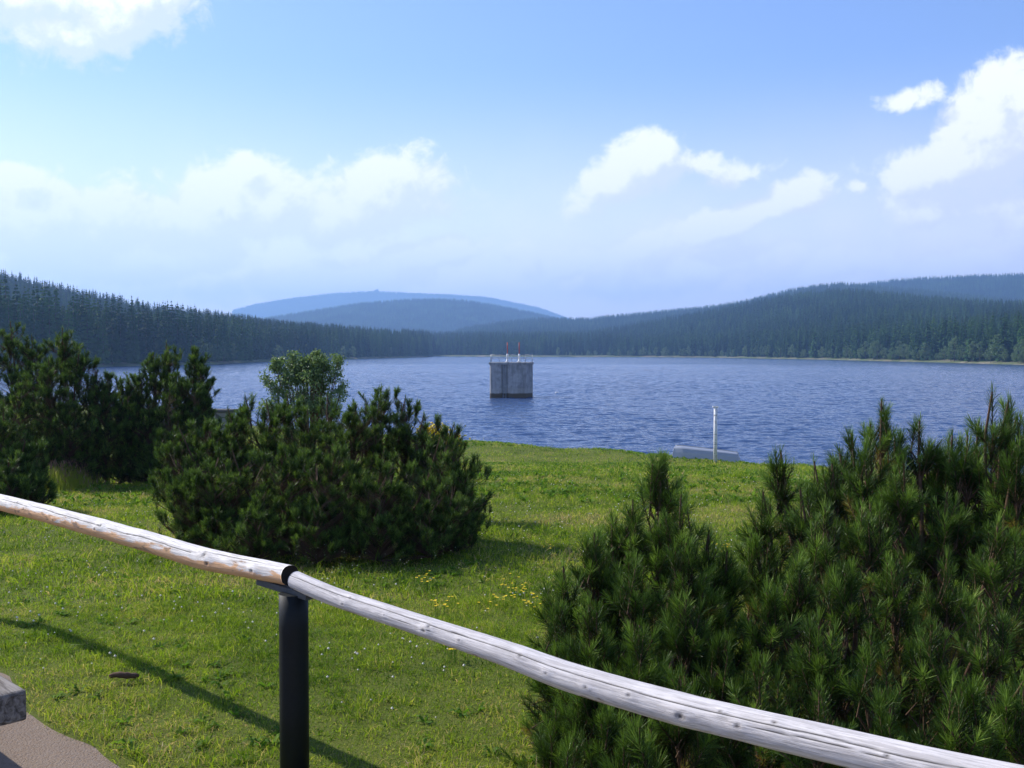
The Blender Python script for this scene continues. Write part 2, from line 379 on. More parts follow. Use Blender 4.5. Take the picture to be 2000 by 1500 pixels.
vo = t.add('ShaderNodeTexVoronoi', dict(feature='DISTANCE_TO_EDGE'), Vector=t.add('ShaderNodeMapping', None, Vector=co, Rotation=(0, .4, 0), Scale=(1.6, 1.6, 3.2)).outputs[0], Scale=1.3)
n1 = t.noise(co, 5, 6, .6); c = t.mix(n1, (.17, .165, .16), (.29, .28, .27)); c = t.mix(t.math('SUBTRACT', 1.0, t.sstep(vo.outputs[0], .02, .07)), c, (.09, .085, .08))
out(t, principled(t, c, .9, t.math('MINIMUM', vo.outputs[0], .12), .6, .1, .1)); M['stone'] = m
m, t = mat('flaking_white_paint'); co = t.add('ShaderNodeTexCoord').outputs['Object']
n1 = t.noise(co, 22, 5, .7); n2 = t.noise(co, 9, 3); c = t.mix(t.sstep(n1, .55, .62), (.80, .79, .77), (.20, .19, .19)); c = t.mix(t.math('MULTIPLY', t.sstep(n2, .5, .6), .3), c, (.5, .42, .36))
out(t, principled(t, c, .7, n1, .3, .01)); M['flake'] = m

# ------------------------------------------------------------------ terrain
def pxaz(px): return math.atan(ray(px, 686)[0])
RN = np.array([(-180, 9000), (-75, 9000), (-52, 330), (-40, 240)] + [(math.degrees(pxaz(p)), y / math.cos(pxaz(p))) for p, y in
     ((0, 112), (250, 88), (410, 74), (600, 67), (750, 63.5), (850, 61), (940, 58.6), (1060, 56.5), (1200, 54.2), (1300, 51.5), (1400, 49.6), (1500, 47.4), (1600, 46), (1800, 44), (2000, 42))]
     + [(45, 46), (70, 70), (85, 200), (100, 9000), (180, 9000)]).T
RF = np.array([(-180, 60), (-75, 200), (-52, 290), (-40, 300)] + [(math.degrees(pxaz(p)), y) for p, y in
     ((-100, 330), (0, 350), (200, 375), (410, 420), (500, 520), (600, 600), (700, 720), (800, 880), (832, 940), (846, 1060), (1000, 1000), (1250, 960), (1400, 870), (1500, 760), (1600, 690), (1700, 600), (1800, 545), (1900, 490), (2000, 445))]
     + [(35, 400), (60, 360), (85, 300), (100, 60), (180, 60)]).T
def rnear(a):
    d_ = np.degrees(a); r_ = np.interp(d_, RN[0], RN[1])
    return r_ + np.where(np.abs(d_) < 45, (fbm(d_, 0 * d_, .55, 4, 61) - .5) * r_ * .055, 0)
def rfar(a): return np.interp(np.degrees(a), RF[0], RF[1])
def ridge(tab, D0, th):
    p = [(math.degrees(pxaz(px)), v) for px, v in tab]
    azs = np.array([q[0] for q in p]); zz = []
    for (a, v) in p:
        Y = D0 * math.cos(math.radians(a)); zz.append(vz(v, Y) - th)
    zz = np.array(zz)
    azs = np.concatenate([[azs[0] - 16], azs, [azs[-1] + 16]]); zz = np.concatenate([[zz[0] * .6 if tab[0][0] < 0 else -40], zz, [zz[-1] * .6 if tab[-1][0] > 2000 else -40]])
    return azs, zz
RIDGES = [  # table, distance, tree height, ramp start (None = shore), width behind
    (ridge([(-700, 500), (-300, 500), (0, 524), (100, 550), (200, 571), (300, 592), (400, 605), (500, 619), (600, 637), (700, 655), (770, 675), (830, 699)], 960, 19), 960, 600, 700),
    (ridge([(440, 700), (455, 606), (500, 594), (560, 584), (640, 574), (700, 570), (735, 569), (800, 572), (870, 575), (950, 580), (1000, 590), (1050, 600), (1085, 612), (1120, 626), (1200, 680)], 7200, 5), 7200, 5800, 900),
    (ridge([(440, 680), (520, 622), (600, 609), (700, 593), (780, 586), (850, 584), (900, 586), (950, 593), (1003, 603), (1050, 613), (1100, 625), (1180, 660)], 3500, 10), 3500, 2500, 900),
    (ridge([(780, 700), (830, 672), (860, 655), (900, 642), (950, 633), (1000, 627), (1050, 622), (1150, 622), (1200, 616), (1250, 612), (1300, 607), (1350, 602), (1400, 597), (1450, 588), (1500, 576), (1550, 564), (1600, 556), (1650, 552), (1700, 556), (1800, 566), (2050, 590), (2500, 620)], 2400, 16), 2400, 1300, 700),
    (ridge([(1500, 640), (1600, 570), (1700, 552), (1750, 546), (1800, 543), (1900, 538), (2000, 535), (2300, 530), (2900, 545)], 3100, 14), 3100, 2200, 1200),
    (ridge([(950, 700), (1100, 655), (1200, 638), (1300, 620), (1400, 601), (1500, 581), (1570, 569), (1640, 564), (1700, 568), (1800, 579), (1900, 588), (2000, 592), (2300, 585), (2800, 570)], 1500, 18), 1500, None, 400),
]
def H(x, y):
    x = np.asarray(x, float); y = np.asarray(y, float)
    r = np.hypot(x, y); a = np.arctan2(x, y); rn = rnear(a); rf = rfar(a)
    zn = np.interp(r, [0, 6, 10, 19, 30, 44, 80, 400], [3.5, 3.48, 3.3, 2.92, 1.78, .52, .48, .8])
    beh = np.clip((np.abs(np.degrees(a)) - 80) / 30, 0, 1); zn = zn * (1 - beh) + 3.5 * beh
    zn = zn + (fbm(x, y, .22, 3) - .5) * .16 * np.clip((r - 5) / 8, 0, 1) + (fbm(x, y, .9, 2, 5) - .5) * .05 * np.clip((r - 3.5) / 3, 0, 1)
    k = np.clip((rn - r) / 7.0, -1, 1)
    near = np.where(k > 0, zn * k * (2 - k), k * 2.5)
    q = r - rf
    base = np.where(q > 0, 0.5 + np.minimum(q, 25) * .035 + np.minimum(np.maximum(q - 25, 0) * .03, 14), np.maximum(q * .12, -3))
    land = base
    ad = np.degrees(a)
    for (tab, D0, st, wb) in RIDGES:
        cz = np.interp(ad, tab[0], tab[1], left=-60, right=-60)
        s0 = np.minimum(rf + 15, D0 - 100) if st is None else np.minimum(np.maximum(st, rf + 15), D0 - 100)
        tt = np.clip((r - s0) / (D0 - s0), 0, 1); up = tt * tt * (3 - 2 * tt) * .6 + tt * .4
        dn = np.clip(1 - (r - D0) / wb, 0, 1); dn = dn * dn * (3 - 2 * dn)
        zr = np.where(r < D0, cz * up, (cz + 30) * dn - 30)
        rough = (fbm(x, y, 1 / 160., 3, 3) - .5) * .05 * np.abs(cz) * np.clip((r - s0) / 200, 0, 1) * np.clip(np.abs(r - D0) / 250, 0, 1)
        land = np.where(q > 12, np.maximum(land, zr + rough), land)
    land = land * np.clip((9500 - r) / 1500, 0, 1)
    mid = (rn + rf) * .5
    return np.where(r < mid, near, np.where(r < rn, zn, land))
def Hz(x, y): return float(H(np.array([x]), np.array([y]))[0])
def ground_hit(px, py):
    a, b = ray(px, py)
    ys = np.linspace(2.2, 70, 4000); z = H(a * ys, ys); rz = CAM_Z + b * ys
    i = np.argmax(rz <= z); return np.array([a * ys[i], ys[i], z[i]])

azf = np.radians(np.concatenate([np.arange(-180, -40, 3.0), np.arange(-40, 40, .16), np.arange(40, 180, 3.0)]))
def polar(r_list):
    A, R = np.meshgrid(azf, r_list, indexing='ij'); X, Y = R * np.sin(A), R * np.cos(A); Z = H(X, Y)
    na, nr = A.shape; i = np.arange(na)[:, None] * nr + np.arange(nr - 1)[None]; j = (np.arange(na)[:, None] + 1) % na * nr + np.arange(nr - 1)[None]
    f = np.stack([i, i + 1, j + 1, j], -1).reshape(-1, 4)
    return X, Y, Z, f
r1 = np.concatenate([[.01], np.geomspace(.8, 120, 150)])
X, Y, Z, f = polar(r1); R_ = np.hypot(X, Y); A_ = np.arctan2(X, Y)
fm = ((rnear(A_) - R_) < 1.6).ravel()[f[:, 0]]
me = npmesh('ground', np.stack([X.ravel(), Y.ravel(), Z.ravel()], 1), f, True, fm.astype(int))
tag(link('ground', me, [M['lawn'], M['shore']]), kind='structure')
r2 = np.concatenate([np.geomspace(120, 400, 20), np.linspace(405, 1300, 110), np.geomspace(1310, 9600, 90)])
X, Y, Z, f = polar(r2); R_ = np.hypot(X, Y); A_ = np.arctan2(X, Y)
q = (R_ - rfar(A_)).ravel()[f[:, 0]]; inl = (R_ < rnear(A_)).ravel()[f[:, 0]]
mi = np.where(inl & (R_.ravel()[f[:, 0]] < 300), 0, np.where(q < 20, 1, 2))
tag(link('hills', npmesh('hills', np.stack([X.ravel(), Y.ravel(), Z.ravel()], 1), f, True, mi), [M['lawn'], M['farshore'], M['forest']]), kind='structure')
# lake surface: real wind chop on a fan-shaped sheet, wide plain sheet round it
rw = np.random.default_rng(8)
def waves(x, y):
    z = np.zeros_like(x); r_ = np.hypot(x, y)
    gust = .55 + .9 * fbm(x, y, 1 / 45., 3, 41) * (.6 + .8 * fbm(x, y * .45, 1 / 9., 2, 44))
    for i_ in range(46):
        lam = .42 * 6.5 ** (i_ / 45.) ; th = rw.normal(math.radians(98), .62); k = 2 * math.pi / lam; amp = .0098 * lam ** .80 * rw.uniform(.6, 1.3) / 2.2
        fade = np.clip((lam * 420 - r_) / (lam * 200), 0, 1)
        ph = k * (x * math.cos(th) + y * math.sin(th)) + rw.random() * 6.28 + .9 * np.sin((x * .31 + y * .17) / lam + i_)
        z += amp * fade * (np.sin(ph) + .22 * np.sin(2 * ph + 1.57))
    return z * gust
aw = np.radians(np.arange(-32, 32.01, .055)); rr_ = np.concatenate([np.geomspace(38, 420, 1050), np.geomspace(424, 1300, 60)])
A, R = np.meshgrid(aw, rr_, indexing='ij'); X, Y = R * np.sin(A), R * np.cos(A); Z = waves(X, Y); na_, nr_ = A.shape
i = np.arange(na_ - 1)[:, None] * nr_ + np.arange(nr_ - 1)[None]; f = np.stack([i, i + 1, i + nr_ + 1, i + nr_], -1).reshape(-1, 4)
V = np.stack([X.ravel(), Y.ravel(), Z.ravel()], 1); n0 = len(V); ex = []
for (a_, b_) in ((-75, -32), (32, 85)):
    aa = np.radians(np.linspace(a_, b_, 20)); rr2 = np.array([38, 1300.]); ex.append((aa, rr2))
VV = [V]; FF = [f]
for aa, rr2 in ex:
    A2, R2 = np.meshgrid(aa, rr2, indexing='ij'); v2 = np.stack([(R2 * np.sin(A2)).ravel(), (R2 * np.cos(A2)).ravel(), 0 * R2.ravel()], 1); k_ = np.arange(19)[:, None] * 2; FF.append(np.hstack([k_, k_ + 1, k_ + 3, k_ + 2]) + n0); VV.append(v2); n0 += len(v2)
f = np.concatenate(FF)[:, ::-1]
tag(link('lake', npmesh('lake', np.concatenate(VV), f, True), M['water']), kind='structure')
# gravel path, 8 mm above the lawn, ragged edge, parallel to the fence
mb = MB(); ss = np.linspace(-14, 14, 280); rows = []
e = 2.78 + (fbm(ss, ss * 0, 1.2, 4, 2) - .5) * .34
edges = [(-6.0 + 0 * ss), (e - 2.2), (e - .9), (e - .25), e]
V = []
for q_ in edges:
    x = q_ / 2 + ss / math.sqrt(2); y = q_ / 2 - ss / math.sqrt(2); V.append(np.stack([x, y, H(x, y) + .010 - (.012 if q_ is edges[-1] else 0)], 1))
nv = len(ss); V = np.concatenate(V); i = np.arange(nv - 1)
f = np.concatenate([np.stack([k * nv + i, k * nv + i + 1, (k + 1) * nv + i + 1, (k + 1) * nv + i], 1) for k in range(4)])
tag(link('path', npmesh('path', V, f, True), M['gravel']), kind='structure')
def path_edge(x, y):
    s = (x - y) / math.sqrt(2); return 2.78 + (fbm(s, s * 0, 1.2, 4, 2) - .5) * .34
# ------------------------------------------------------------------ bushes: mountain pine
def pine(name, label, spires, zbase, shoots, needles, nl, nw, mkey, sr=.12, seed=1, slen=(.12, .24), clump=0, loose=.0, bstems=1.0):
    """spires = (px, v, depth, R): each leader pushes up its own cone of shoots"""
    global rng
    rng = np.random.default_rng(seed)
    root = empty(name, zbase)
    tops = np.array([at(p, v, Yd) for (p, v, Yd, *_r) in spires]); Rs = np.array([s_[3] for s_ in spires]); zb = np.array(zbase, float)
    gz = H(tops[:, 0], tops[:, 1]); Hh = np.maximum(tops[:, 2] - gz, .15)
    wts = Rs * np.minimum(Hh, 1.6) + .02; wts /= wts.sum()
    if clump:
        # lumpy crown: big lumps down each leader's column, small lumps on them, shoots on the small lumps
        cc, cr = [], []
        for q_ in range(len(spires)):
            n_l = max(1, int(np.ceil((Hh[q_] - Rs[q_] * .6) / (Rs[q_] * .9))))
            for i_ in range(n_l):
                R_ = Rs[q_] * rng.uniform(.75, 1.0) * (1 if i_ else .85); zc = tops[q_][2] - R_ - Rs[q_] * .12 - i_ * Rs[q_] * .9
                low_ = np.clip((zc - gz[q_]) / (Hh[q_] * .4 + .01), 0, 1); sh = (tops[q_][:2] - zb[:2]) * (-.22 * (1 - low_))
                cc.append([tops[q_][0] + sh[0] + rng.normal(0, .1) * Rs[q_] * min(i_, 1), tops[q_][1] + sh[1] + rng.normal(0, .1) * Rs[q_] * min(i_, 1), max(zc, gz[q_] + R_ * .5)]); cr.append(R_)
            for (dz, rr0) in ((.12, .07), (.24, .13), (.40, .20), (.60, .27)):
                g_ = Rs[q_] / .38; cc.append([tops[q_][0], tops[q_][1], tops[q_][2] - dz * g_ - .06]); cr.append(rr0 * g_)
        cc, cr = np.array(cc), np.array(cr); nsub = shoots // 4; kk_ = rng.choice(len(cc), nsub, p=cr ** 2 / (cr ** 2).sum()); dv = unit_rand(nsub); dv[:, 2] = np.abs(dv[:, 2]) * 1.0 - .35 * rng.random(nsub); dv = norm(dv)
        sc_ = cc[kk_] + dv * (cr[kk_] * np.where(rng.random(nsub) < .3, rng.uniform(.1, .75, nsub), rng.uniform(.75, 1.05, nsub)))[:, None]; sr_ = clump * rng.uniform(.6, 1.15, nsub)
        j_ = rng.integers(0, nsub, shoots); d = unit_rand(shoots); d[:, 2] = np.abs(d[:, 2]) * .9 + .1; d = norm(d * .5 + dv[j_] * .4 + np.array([0, 0, .45]))
        tip = sc_[j_] + d * (sr_[j_])[:, None]; k = np.argmin(((sc_[:, None, :2] - tops[None, :, :2]) ** 2).sum(-1), 1)[j_]
        tip[:len(spires)] = tops; d[:len(spires)] = norm(np.array([0, 0, 1.]) + unit_rand(len(spires)) * .08); k[:len(spires)] = np.arange(len(spires))
        h = np.maximum(tops[k][:, 2] - tip[:, 2], 0); L = rng.uniform(slen[0], slen[1], shoots); base = tip - d * L[:, None]; o = d
        keep = base[:, 2] > H(base[:, 0], base[:, 1]) + .03
        tip, d, L, base, k, h, o = tip[keep], d[keep], L[keep], base[keep], k[keep], h[keep], o[keep]; ns = len(tip)
    else:
        k = rng.choice(len(spires), size=shoots, p=wts); th = rng.random(shoots) * 2 * math.pi
        h = Hh[k] * rng.random(shoots) ** 1.15 * .97
        shell = rng.random(shoots) < .78
        ff = np.where(shell, .72 + .33 * rng.random(shoots), np.sqrt(rng.random(shoots)) * .8)
        hh = Rs[k] * 1.9
        rad = Rs[k] * np.minimum(1, .10 + h / hh) ** .75; low = np.clip((Hh[k] - h) / (Hh[k] * .45), .0, 1); rad *= (.55 + .45 * low)
        o = np.stack([np.cos(th), np.sin(th), 0 * th], 1)
        tip = tops[k] - np.stack([0 * h, 0 * h, h], 1) + o * (rad * ff)[:, None]
        # the leaders themselves
        tip[:len(spires)] = tops; h[:len(spires)] = 0; k[:len(spires)] = np.arange(len(spires))
        outw = np.clip(h / hh, 0, 1.2)
        d = norm(np.array([0, 0, 1.]) * (1.0 - .35 * outw[:, None] * (h / Hh[k])[:, None]) + o * (.14 + .80 * outw[:, None]) + unit_rand(shoots) * .30)
        d[:len(spires)] = norm(np.array([0, 0, 1.]) + unit_rand(len(spires)) * .08)
        L = rng.uniform(slen[0], slen[1], shoots); L[:len(spires)] = slen[1] * 1.15
        base = tip - d * L[:, None]
        keep = (base[:, 2] > H(base[:, 0], base[:, 1]) + .03) & (rng.random(shoots) > np.clip((h - .35) * .9, 0, .62))
        tip, d, L, base, k, h, o = tip[keep], d[keep], L[keep], base[keep], k[keep], h[keep], o[keep]; ns = len(tip)
        wn = 5; q2 = np.repeat(np.arange(len(spires)), wn * 3); lv = np.tile(np.repeat([1, 2, 3], wn), len(spires)); tw_ = rng.random(len(q2)) * .5 + np.tile(np.arange(wn) * 6.283 / wn, len(spires) * 3) + q2 + lv
        ow = np.stack([np.cos(tw_), np.sin(tw_), 0 * tw_], 1); dw = norm(ow * rng.uniform(.35, .8, (len(q2), 1)) + np.array([0, 0, 1.]) * rng.uniform(.6, 1.0, (len(q2), 1)))
        Lw = rng.uniform(.09, .15, len(q2)); bw = tops[q2] - np.array([0, 0, 1.]) * (slen[1] * 1.1 * lv * rng.uniform(.9, 1.08, len(q2)))[:, None] + ow * (.012 + .05 * (lv - 1))[:, None]; tw2 = bw + dw * Lw[:, None]
        tip = np.vstack([tip, tw2]); d = np.vstack([d, dw]); L = np.concatenate([L, Lw]); base = np.vstack([base, bw]); k = np.concatenate([k, q2]); h = np.concatenate([h, lv * .2]); o = np.vstack([o, ow]); ns = len(tip)
    # needles
    N = ns * needles; si = np.repeat(np.arange(ns), needles); tpos = rng.random(N) ** .8
    Ls = L[si]; pb = base[si] + d[si] * (tpos * Ls)[:, None]
    rv = norm(np.cross(d[si], unit_rand(N)))
    ang = np.radians(np.where(tpos > .88, rng.uniform(5, 32, N), rng.uniform(30, 60, N) + loose * 10))
    nd = norm(d[si] * np.cos(ang)[:, None] + rv * np.sin(ang)[:, None] + np.array([0, 0, .12]))
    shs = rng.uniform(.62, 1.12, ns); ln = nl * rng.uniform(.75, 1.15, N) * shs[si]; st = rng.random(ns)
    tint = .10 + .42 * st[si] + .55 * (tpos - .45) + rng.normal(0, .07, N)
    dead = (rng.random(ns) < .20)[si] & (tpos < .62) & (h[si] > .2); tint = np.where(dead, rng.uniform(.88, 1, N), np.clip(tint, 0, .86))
    if mkey != 'needle': tint = np.clip(tint, 0, 1)
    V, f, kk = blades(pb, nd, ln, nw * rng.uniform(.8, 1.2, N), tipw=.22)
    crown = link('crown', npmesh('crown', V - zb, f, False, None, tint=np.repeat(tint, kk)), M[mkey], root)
    # stems: leaders rise from the base, twigs leave them for each shoot
    tk = .35 if clump else 1.0
    V1, f1 = tubes(base - d * .01, tip - d * .015, sr * .028 * tk, sr * .02 * tk, 4)
    nt = len(V1); Vs = [V1]; Fs = [f1]
    ax = tops[k]; j = np.stack([ax[:, 0], ax[:, 1], np.maximum(base[:, 2] - .05 - .45 * np.hypot(base[:, 0] - ax[:, 0], base[:, 1] - ax[:, 1]), gz[k] + .05)], 1)
    V2, f2 = tubes(j, base, sr * .045 * tk, sr * .028 * tk, 4); Vs.append(V2); Fs.append(f2 + nt); nt += len(V2)
    for q_ in range(len(spires)):
        tp = tops[q_]; b0 = zb + (tp - zb) * np.array([.35, .35, 0]) + rng.normal(0, .04, 3) * np.array([1, 1, 0]); b0[2] = Hz(b0[0], b0[1]) - .03
        u = np.linspace(0, 1, 9)[:, None]; mid = b0 * (1 - u) + tp * u; bulge = (tp - b0) * np.array([1, 1, 0]) * (np.sqrt(u) - u) * .9
        pts = mid + bulge + rng.normal(0, .012, (9, 3)) * np.sin(u * 3.14)
        Vc, Fc = chain(pts, np.linspace(sr * .17, sr * .035, 9) * bstems, 6, False); Vs.append(Vc); Fs.append(Fc[0] + nt); nt += len(Vc)
    link('stems', npmesh('stems', np.concatenate(Vs) - zb, np.concatenate(Fs), True), M['bark'], root)
    tag(root, label, 'pine bush', 'mountain pine bushes')
    return root
def gbase(px, Yd):
    a = ray(px, 700)[0]; return (a * Yd, Yd, Hz(a * Yd, Yd))

pine('mountain_pine', 'nearer front pine bush, its left half standing lower behind the grey rail',
     [(1290, 890, 4.9, .16), (1236, 975, 4.8, .14), (1330, 965, 4.6, .15), (1160, 1040, 4.6, .15), (1195, 1010, 4.9, .15), (1100, 1105, 4.5, .15), (1095, 1185, 4.3, .13),
      (1240, 1090, 4.3, .18), (1340, 1060, 4.3, .17), (1385, 1035, 4.8, .12), (1420, 1075, 4.8, .14), (1085, 1270, 4.2, .13), (1150, 1180, 4.1, .17), (1250, 1220, 3.9, .2),
      (1340, 1170, 4.1, .18), (1085, 1375, 4.0, .12), (1150, 1320, 3.8, .16), (1190, 1390, 3.6, .16), (1400, 1180, 4.4, .17), (1420, 1250, 3.9, .18), (1330, 1320, 3.6, .2),
      (1120, 1440, 3.6, .12), (1250, 1420, 3.4, .15), (1290, 1020, 4.7, .15), (1200, 1110, 4.6, .17), (1390, 1120, 4.7, .15)],
     gbase(1250, 4.6), 900, 150, .060, .0020, 'needle', .12, 3, (.11, .24))
pine('mountain_pine', 'taller foreground pine bush filling the right edge of the view behind the rail',
     [(1525, 882, 5.3, .14), (1490, 960, 5.1, .15), (1562, 950, 5.0, .16), (1465, 1040, 4.9, .14), (1640, 885, 5.4, .16), (1662, 845, 5.6, .13), (1722, 783, 5.2, .14), (1690, 870, 5.0, .16),
      (1796, 822, 5.1, .13), (1835, 880, 5.2, .15), (1765, 900, 4.8, .17), (1880, 885, 5.4, .16), (1938, 765, 5.0, .14), (1970, 782, 5.05, .12), (1890, 850, 5.0, .15), (1990, 870, 4.8, .16),
      (1850, 960, 4.7, .18), (1610, 990, 4.6, .18), (1700, 980, 4.5, .18), (1550, 1080, 4.3, .18), (1650, 1110, 4.1, .19), (1750, 1090, 4.2, .2), (1850, 1090, 4.2, .2), (1950, 1020, 4.3, .2),
      (1700, 828, 5.5, .14), (1748, 850, 5.3, .14), (1815, 862, 5.3, .15), (1960, 835, 5.2, .16), (1912, 825, 5.3, .14), (1860, 850, 5.4, .14), (1985, 815, 5.3, .14), (1625, 905, 5.2, .15), (2040, 880, 4.9, .18), (2090, 830, 5.2, .16), (2070, 1030, 4.4, .2), (2150, 950, 4.8, .2), (1500, 1150, 4.1, .17), (1600, 1210, 3.8, .19), (1700, 1240, 3.6, .2), (1820, 1220, 3.7, .2),
      (1930, 1190, 3.8, .2), (1480, 1290, 3.6, .17), (1600, 1340, 3.4, .18), (1740, 1370, 3.3, .18), (1880, 1340, 3.3, .18), (2000, 1330, 3.4, .2), (2100, 1200, 3.9, .2), (1500, 1060, 4.9, .16), (1590, 900, 5.6, .15)],
     gbase(1760, 4.9), 1550, 150, .060, .0020, 'needle', .12, 4, (.11, .24))
pine('mountain_pine', 'wide rounded dark pine bush standing in the middle of the lawn',
     [(350, 836, 10.3, .33), (400, 818, 10.5, .38), (345, 900, 10.0, .32), (478, 771, 10.8, .10), (445, 798, 10.6, .33), (520, 781, 10.6, .36), (560, 768, 11, .30), (600, 798, 10.4, .38), (640, 771, 11.2, .3),
      (690, 786, 10.4, .4), (745, 754, 10.8, .34), (715, 786, 10.9, .3), (792, 776, 10.8, .30), (828, 808, 10.6, .33), (887, 828, 10.5, .12), (860, 854, 10.1, .4), (905, 876, 10.2, .38), (915, 930, 10.0, .36), (900, 960, 10.3, .36),
      (380, 910, 9.8, .35), (450, 866, 9.7, .45), (550, 856, 9.5, .48), (650, 866, 9.4, .5), (750, 876, 9.4, .5), (840, 925, 9.4, .42), (500, 960, 9.2, .5), (620, 970, 9.1, .5), (740, 980, 9.1, .5), (840, 990, 9.2, .42), (420, 960, 9.6, .42), (880, 940, 9.6, .35)],
     gbase(660, 10.2), 14000, 38, .050, .0040, 'needle_far', .16, 5, (.08, .14), clump=.07, bstems=.8)
pine('mountain_pine', 'low pine bush cut by the left edge of the view, behind the pale rail',
     [(8, 795, 14, .35), (-40, 780, 14.2, .5), (50, 845, 13.9, .34), (72, 900, 13.7, .25), (20, 890, 13.3, .5), (-60, 850, 13.6, .6), (-120, 790, 14, .6), (-160, 850, 13.6, .6), (60, 925, 13.4, .25)],
     gbase(-30, 14), 3400, 40, .065, .0058, 'needle_far', .2, 6, (.10, .17), clump=.09, bstems=.8)
pine('mountain_pine', 'tallest dark pine bush at the far left of the lawn with two leafy peaks',
     [(20, 628, 19.2, .4), (62, 655, 19, .45), (-30, 650, 19.2, .6), (122, 640, 18.6, .42), (155, 680, 18.3, .45), (95, 700, 18, .6), (190, 722, 18.4, .4), (212, 730, 18.5, .32), (205, 770, 18.2, .4), (35, 740, 17.6, .6), (135, 780, 17.8, .6),
      (-80, 690, 19, .7), (-60, 760, 17.8, .7), (-150, 700, 19, .7), (190, 800, 18.2, .4), (100, 830, 17.8, .5)],
     gbase(90, 18.8), 10000, 28, .068, .0078, 'needle_far', .25, 7, (.12, .22), clump=.11, bstems=.8)
pine('mountain_pine', 'upright dark pine bush with a twin top between the tallest bush and the wide one',
     [(325, 668, 19.1, .4), (300, 692, 19, .33), (272, 722, 18.9, .36), (250, 738, 18.8, .34), (238, 780, 18.5, .35), (383, 682, 19.2, .26), (396, 715, 19, .24), (392, 770, 18.8, .3), (350, 730, 18.5, .48), (290, 790, 18.4, .48), (378, 800, 18.4, .34), (330, 830, 18.2, .5), (250, 830, 18.5, .35)],
     gbase(320, 18.8), 7000, 28, .068, .0078, 'needle_far', .25, 8, (.12, .22), clump=.10, bstems=.8)

# leafy shrub behind the wide bush
def leafy(name, label, cat, lobes, base, nleaf, size, mkey, seed, stems=9):
    global rng
    rng = np.random.default_rng(seed); root = empty(name, base); b = np.array(base, float)
    lb = np.array([list(at(p, v, Yd)) + [R] for (p, v, Yd, R) in lobes]); ncl = 150
    k = rng.integers(0, len(lb), ncl); cc = lb[k, :3] + unit_rand(ncl) * (lb[k, 3] * rng.random(ncl) ** .4)[:, None]
    j = rng.integers(0, ncl, nleaf); pos = cc[j] + rng.normal(0, .075, (nleaf, 3)) * (lb[k[j], 3][:, None] * 2.2)
    V, f, kk = blades(pos, norm(unit_rand(nleaf) + np.array([0, 0, -.2])), size * rng.uniform(.7, 1.2, nleaf), size * .55, tipw=.2)
    link('crown', npmesh('crown', V - b, f, False, None, tint=np.repeat(rng.random(nleaf), kk)), M[mkey], root)
    m_ = MB()
    for q_ in range(stems):
        e_ = cc[rng.integers(0, ncl)]; u = np.linspace(0, 1, 7)[:, None]; m_.tube(b * (1 - u) + e_ * u + rng.normal(0, .02, (7, 3)) - b, np.linspace(.022, .005, 7), 5)
    P0 = b + (cc - b) * rng.uniform(.4, .7, (ncl, 1)); Vt, ft = tubes(P0 - b, cc - b, .007, .003, 4); m_.add(Vt, ft)
    m_.build('stems', M['bark'], root, True); tag(root, label, cat); return root
leafy('leafy_shrub', 'light grey-green leafy shrub rising behind the wide rounded pine bush', 'shrub',
      [(552, 712, 16, .2), (545, 750, 16, .26), (600, 745, 16.2, .34), (640, 720, 16, .24), (655, 760, 16, .26), (600, 790, 16, .4), (540, 790, 15.8, .25), (650, 800, 15.8, .32), (625, 705, 16.1, .16), (575, 725, 16, .24), (600, 722, 16, .24), (590, 750, 16, .34), (625, 745, 16, .34), (605, 775, 15.9, .4), (600, 708, 16.1, .14)],
      gbase(600, 16), 16000, .036, 'shrubleaf', 21)
# yellow-flowering plant behind the wide bush
def yellow_plant():
    global rng
    rng = np.random.default_rng(31); b = np.array(gbase(850, 12.2)); root = empty('flowering_shrub', b)
    tp = np.array([at(848, 835, 12.2), at(872, 855, 12.2), at(835, 828, 12.4), at(860, 845, 12.1)]); n_ = 560; k = rng.integers(0, 2, n_)
    pos = tp[k] + rng.normal(0, 1, (n_, 3)) * np.array([.10, .12, .035]) - np.array([0, 0, .02])
    V, f, kk = blades(pos, unit_rand(n_), .022, .02, tipw=.5); link('blossoms', npmesh('blossoms', V - b, f), M['yellow'], root)
    P1 = pos[:260]; P0 = b + rng.normal(0, .12, (260, 3)) * np.array([1, 1, 0]); V1, f1 = tubes(P0 - b, P1 - b, .004, .002, 3)
    link('flower_stems', npmesh('flower_stems', V1, f1, tint=np.full(len(V1), .4)), M['weed'], root)  # bare stems from the ground up to the blossoms; leaves follow separately
    lp = P0[rng.integers(0, 260, 900)] * .0 + (P0[(i_ := rng.integers(0, 260, 900))] + (P1[i_] - P0[i_]) * rng.random((900, 1)) * .9)
    V, f, kk = blades(lp, unit_rand(900), .07, .022); link('leaves', npmesh('leaves', V - b, f, False, None, tint=np.repeat(rng.random(900), kk)), M['weed'], root)
    tag(root, 'yellow flowering plant showing over the right shoulder of the wide pine bush', 'flowering plant')
yellow_plant()

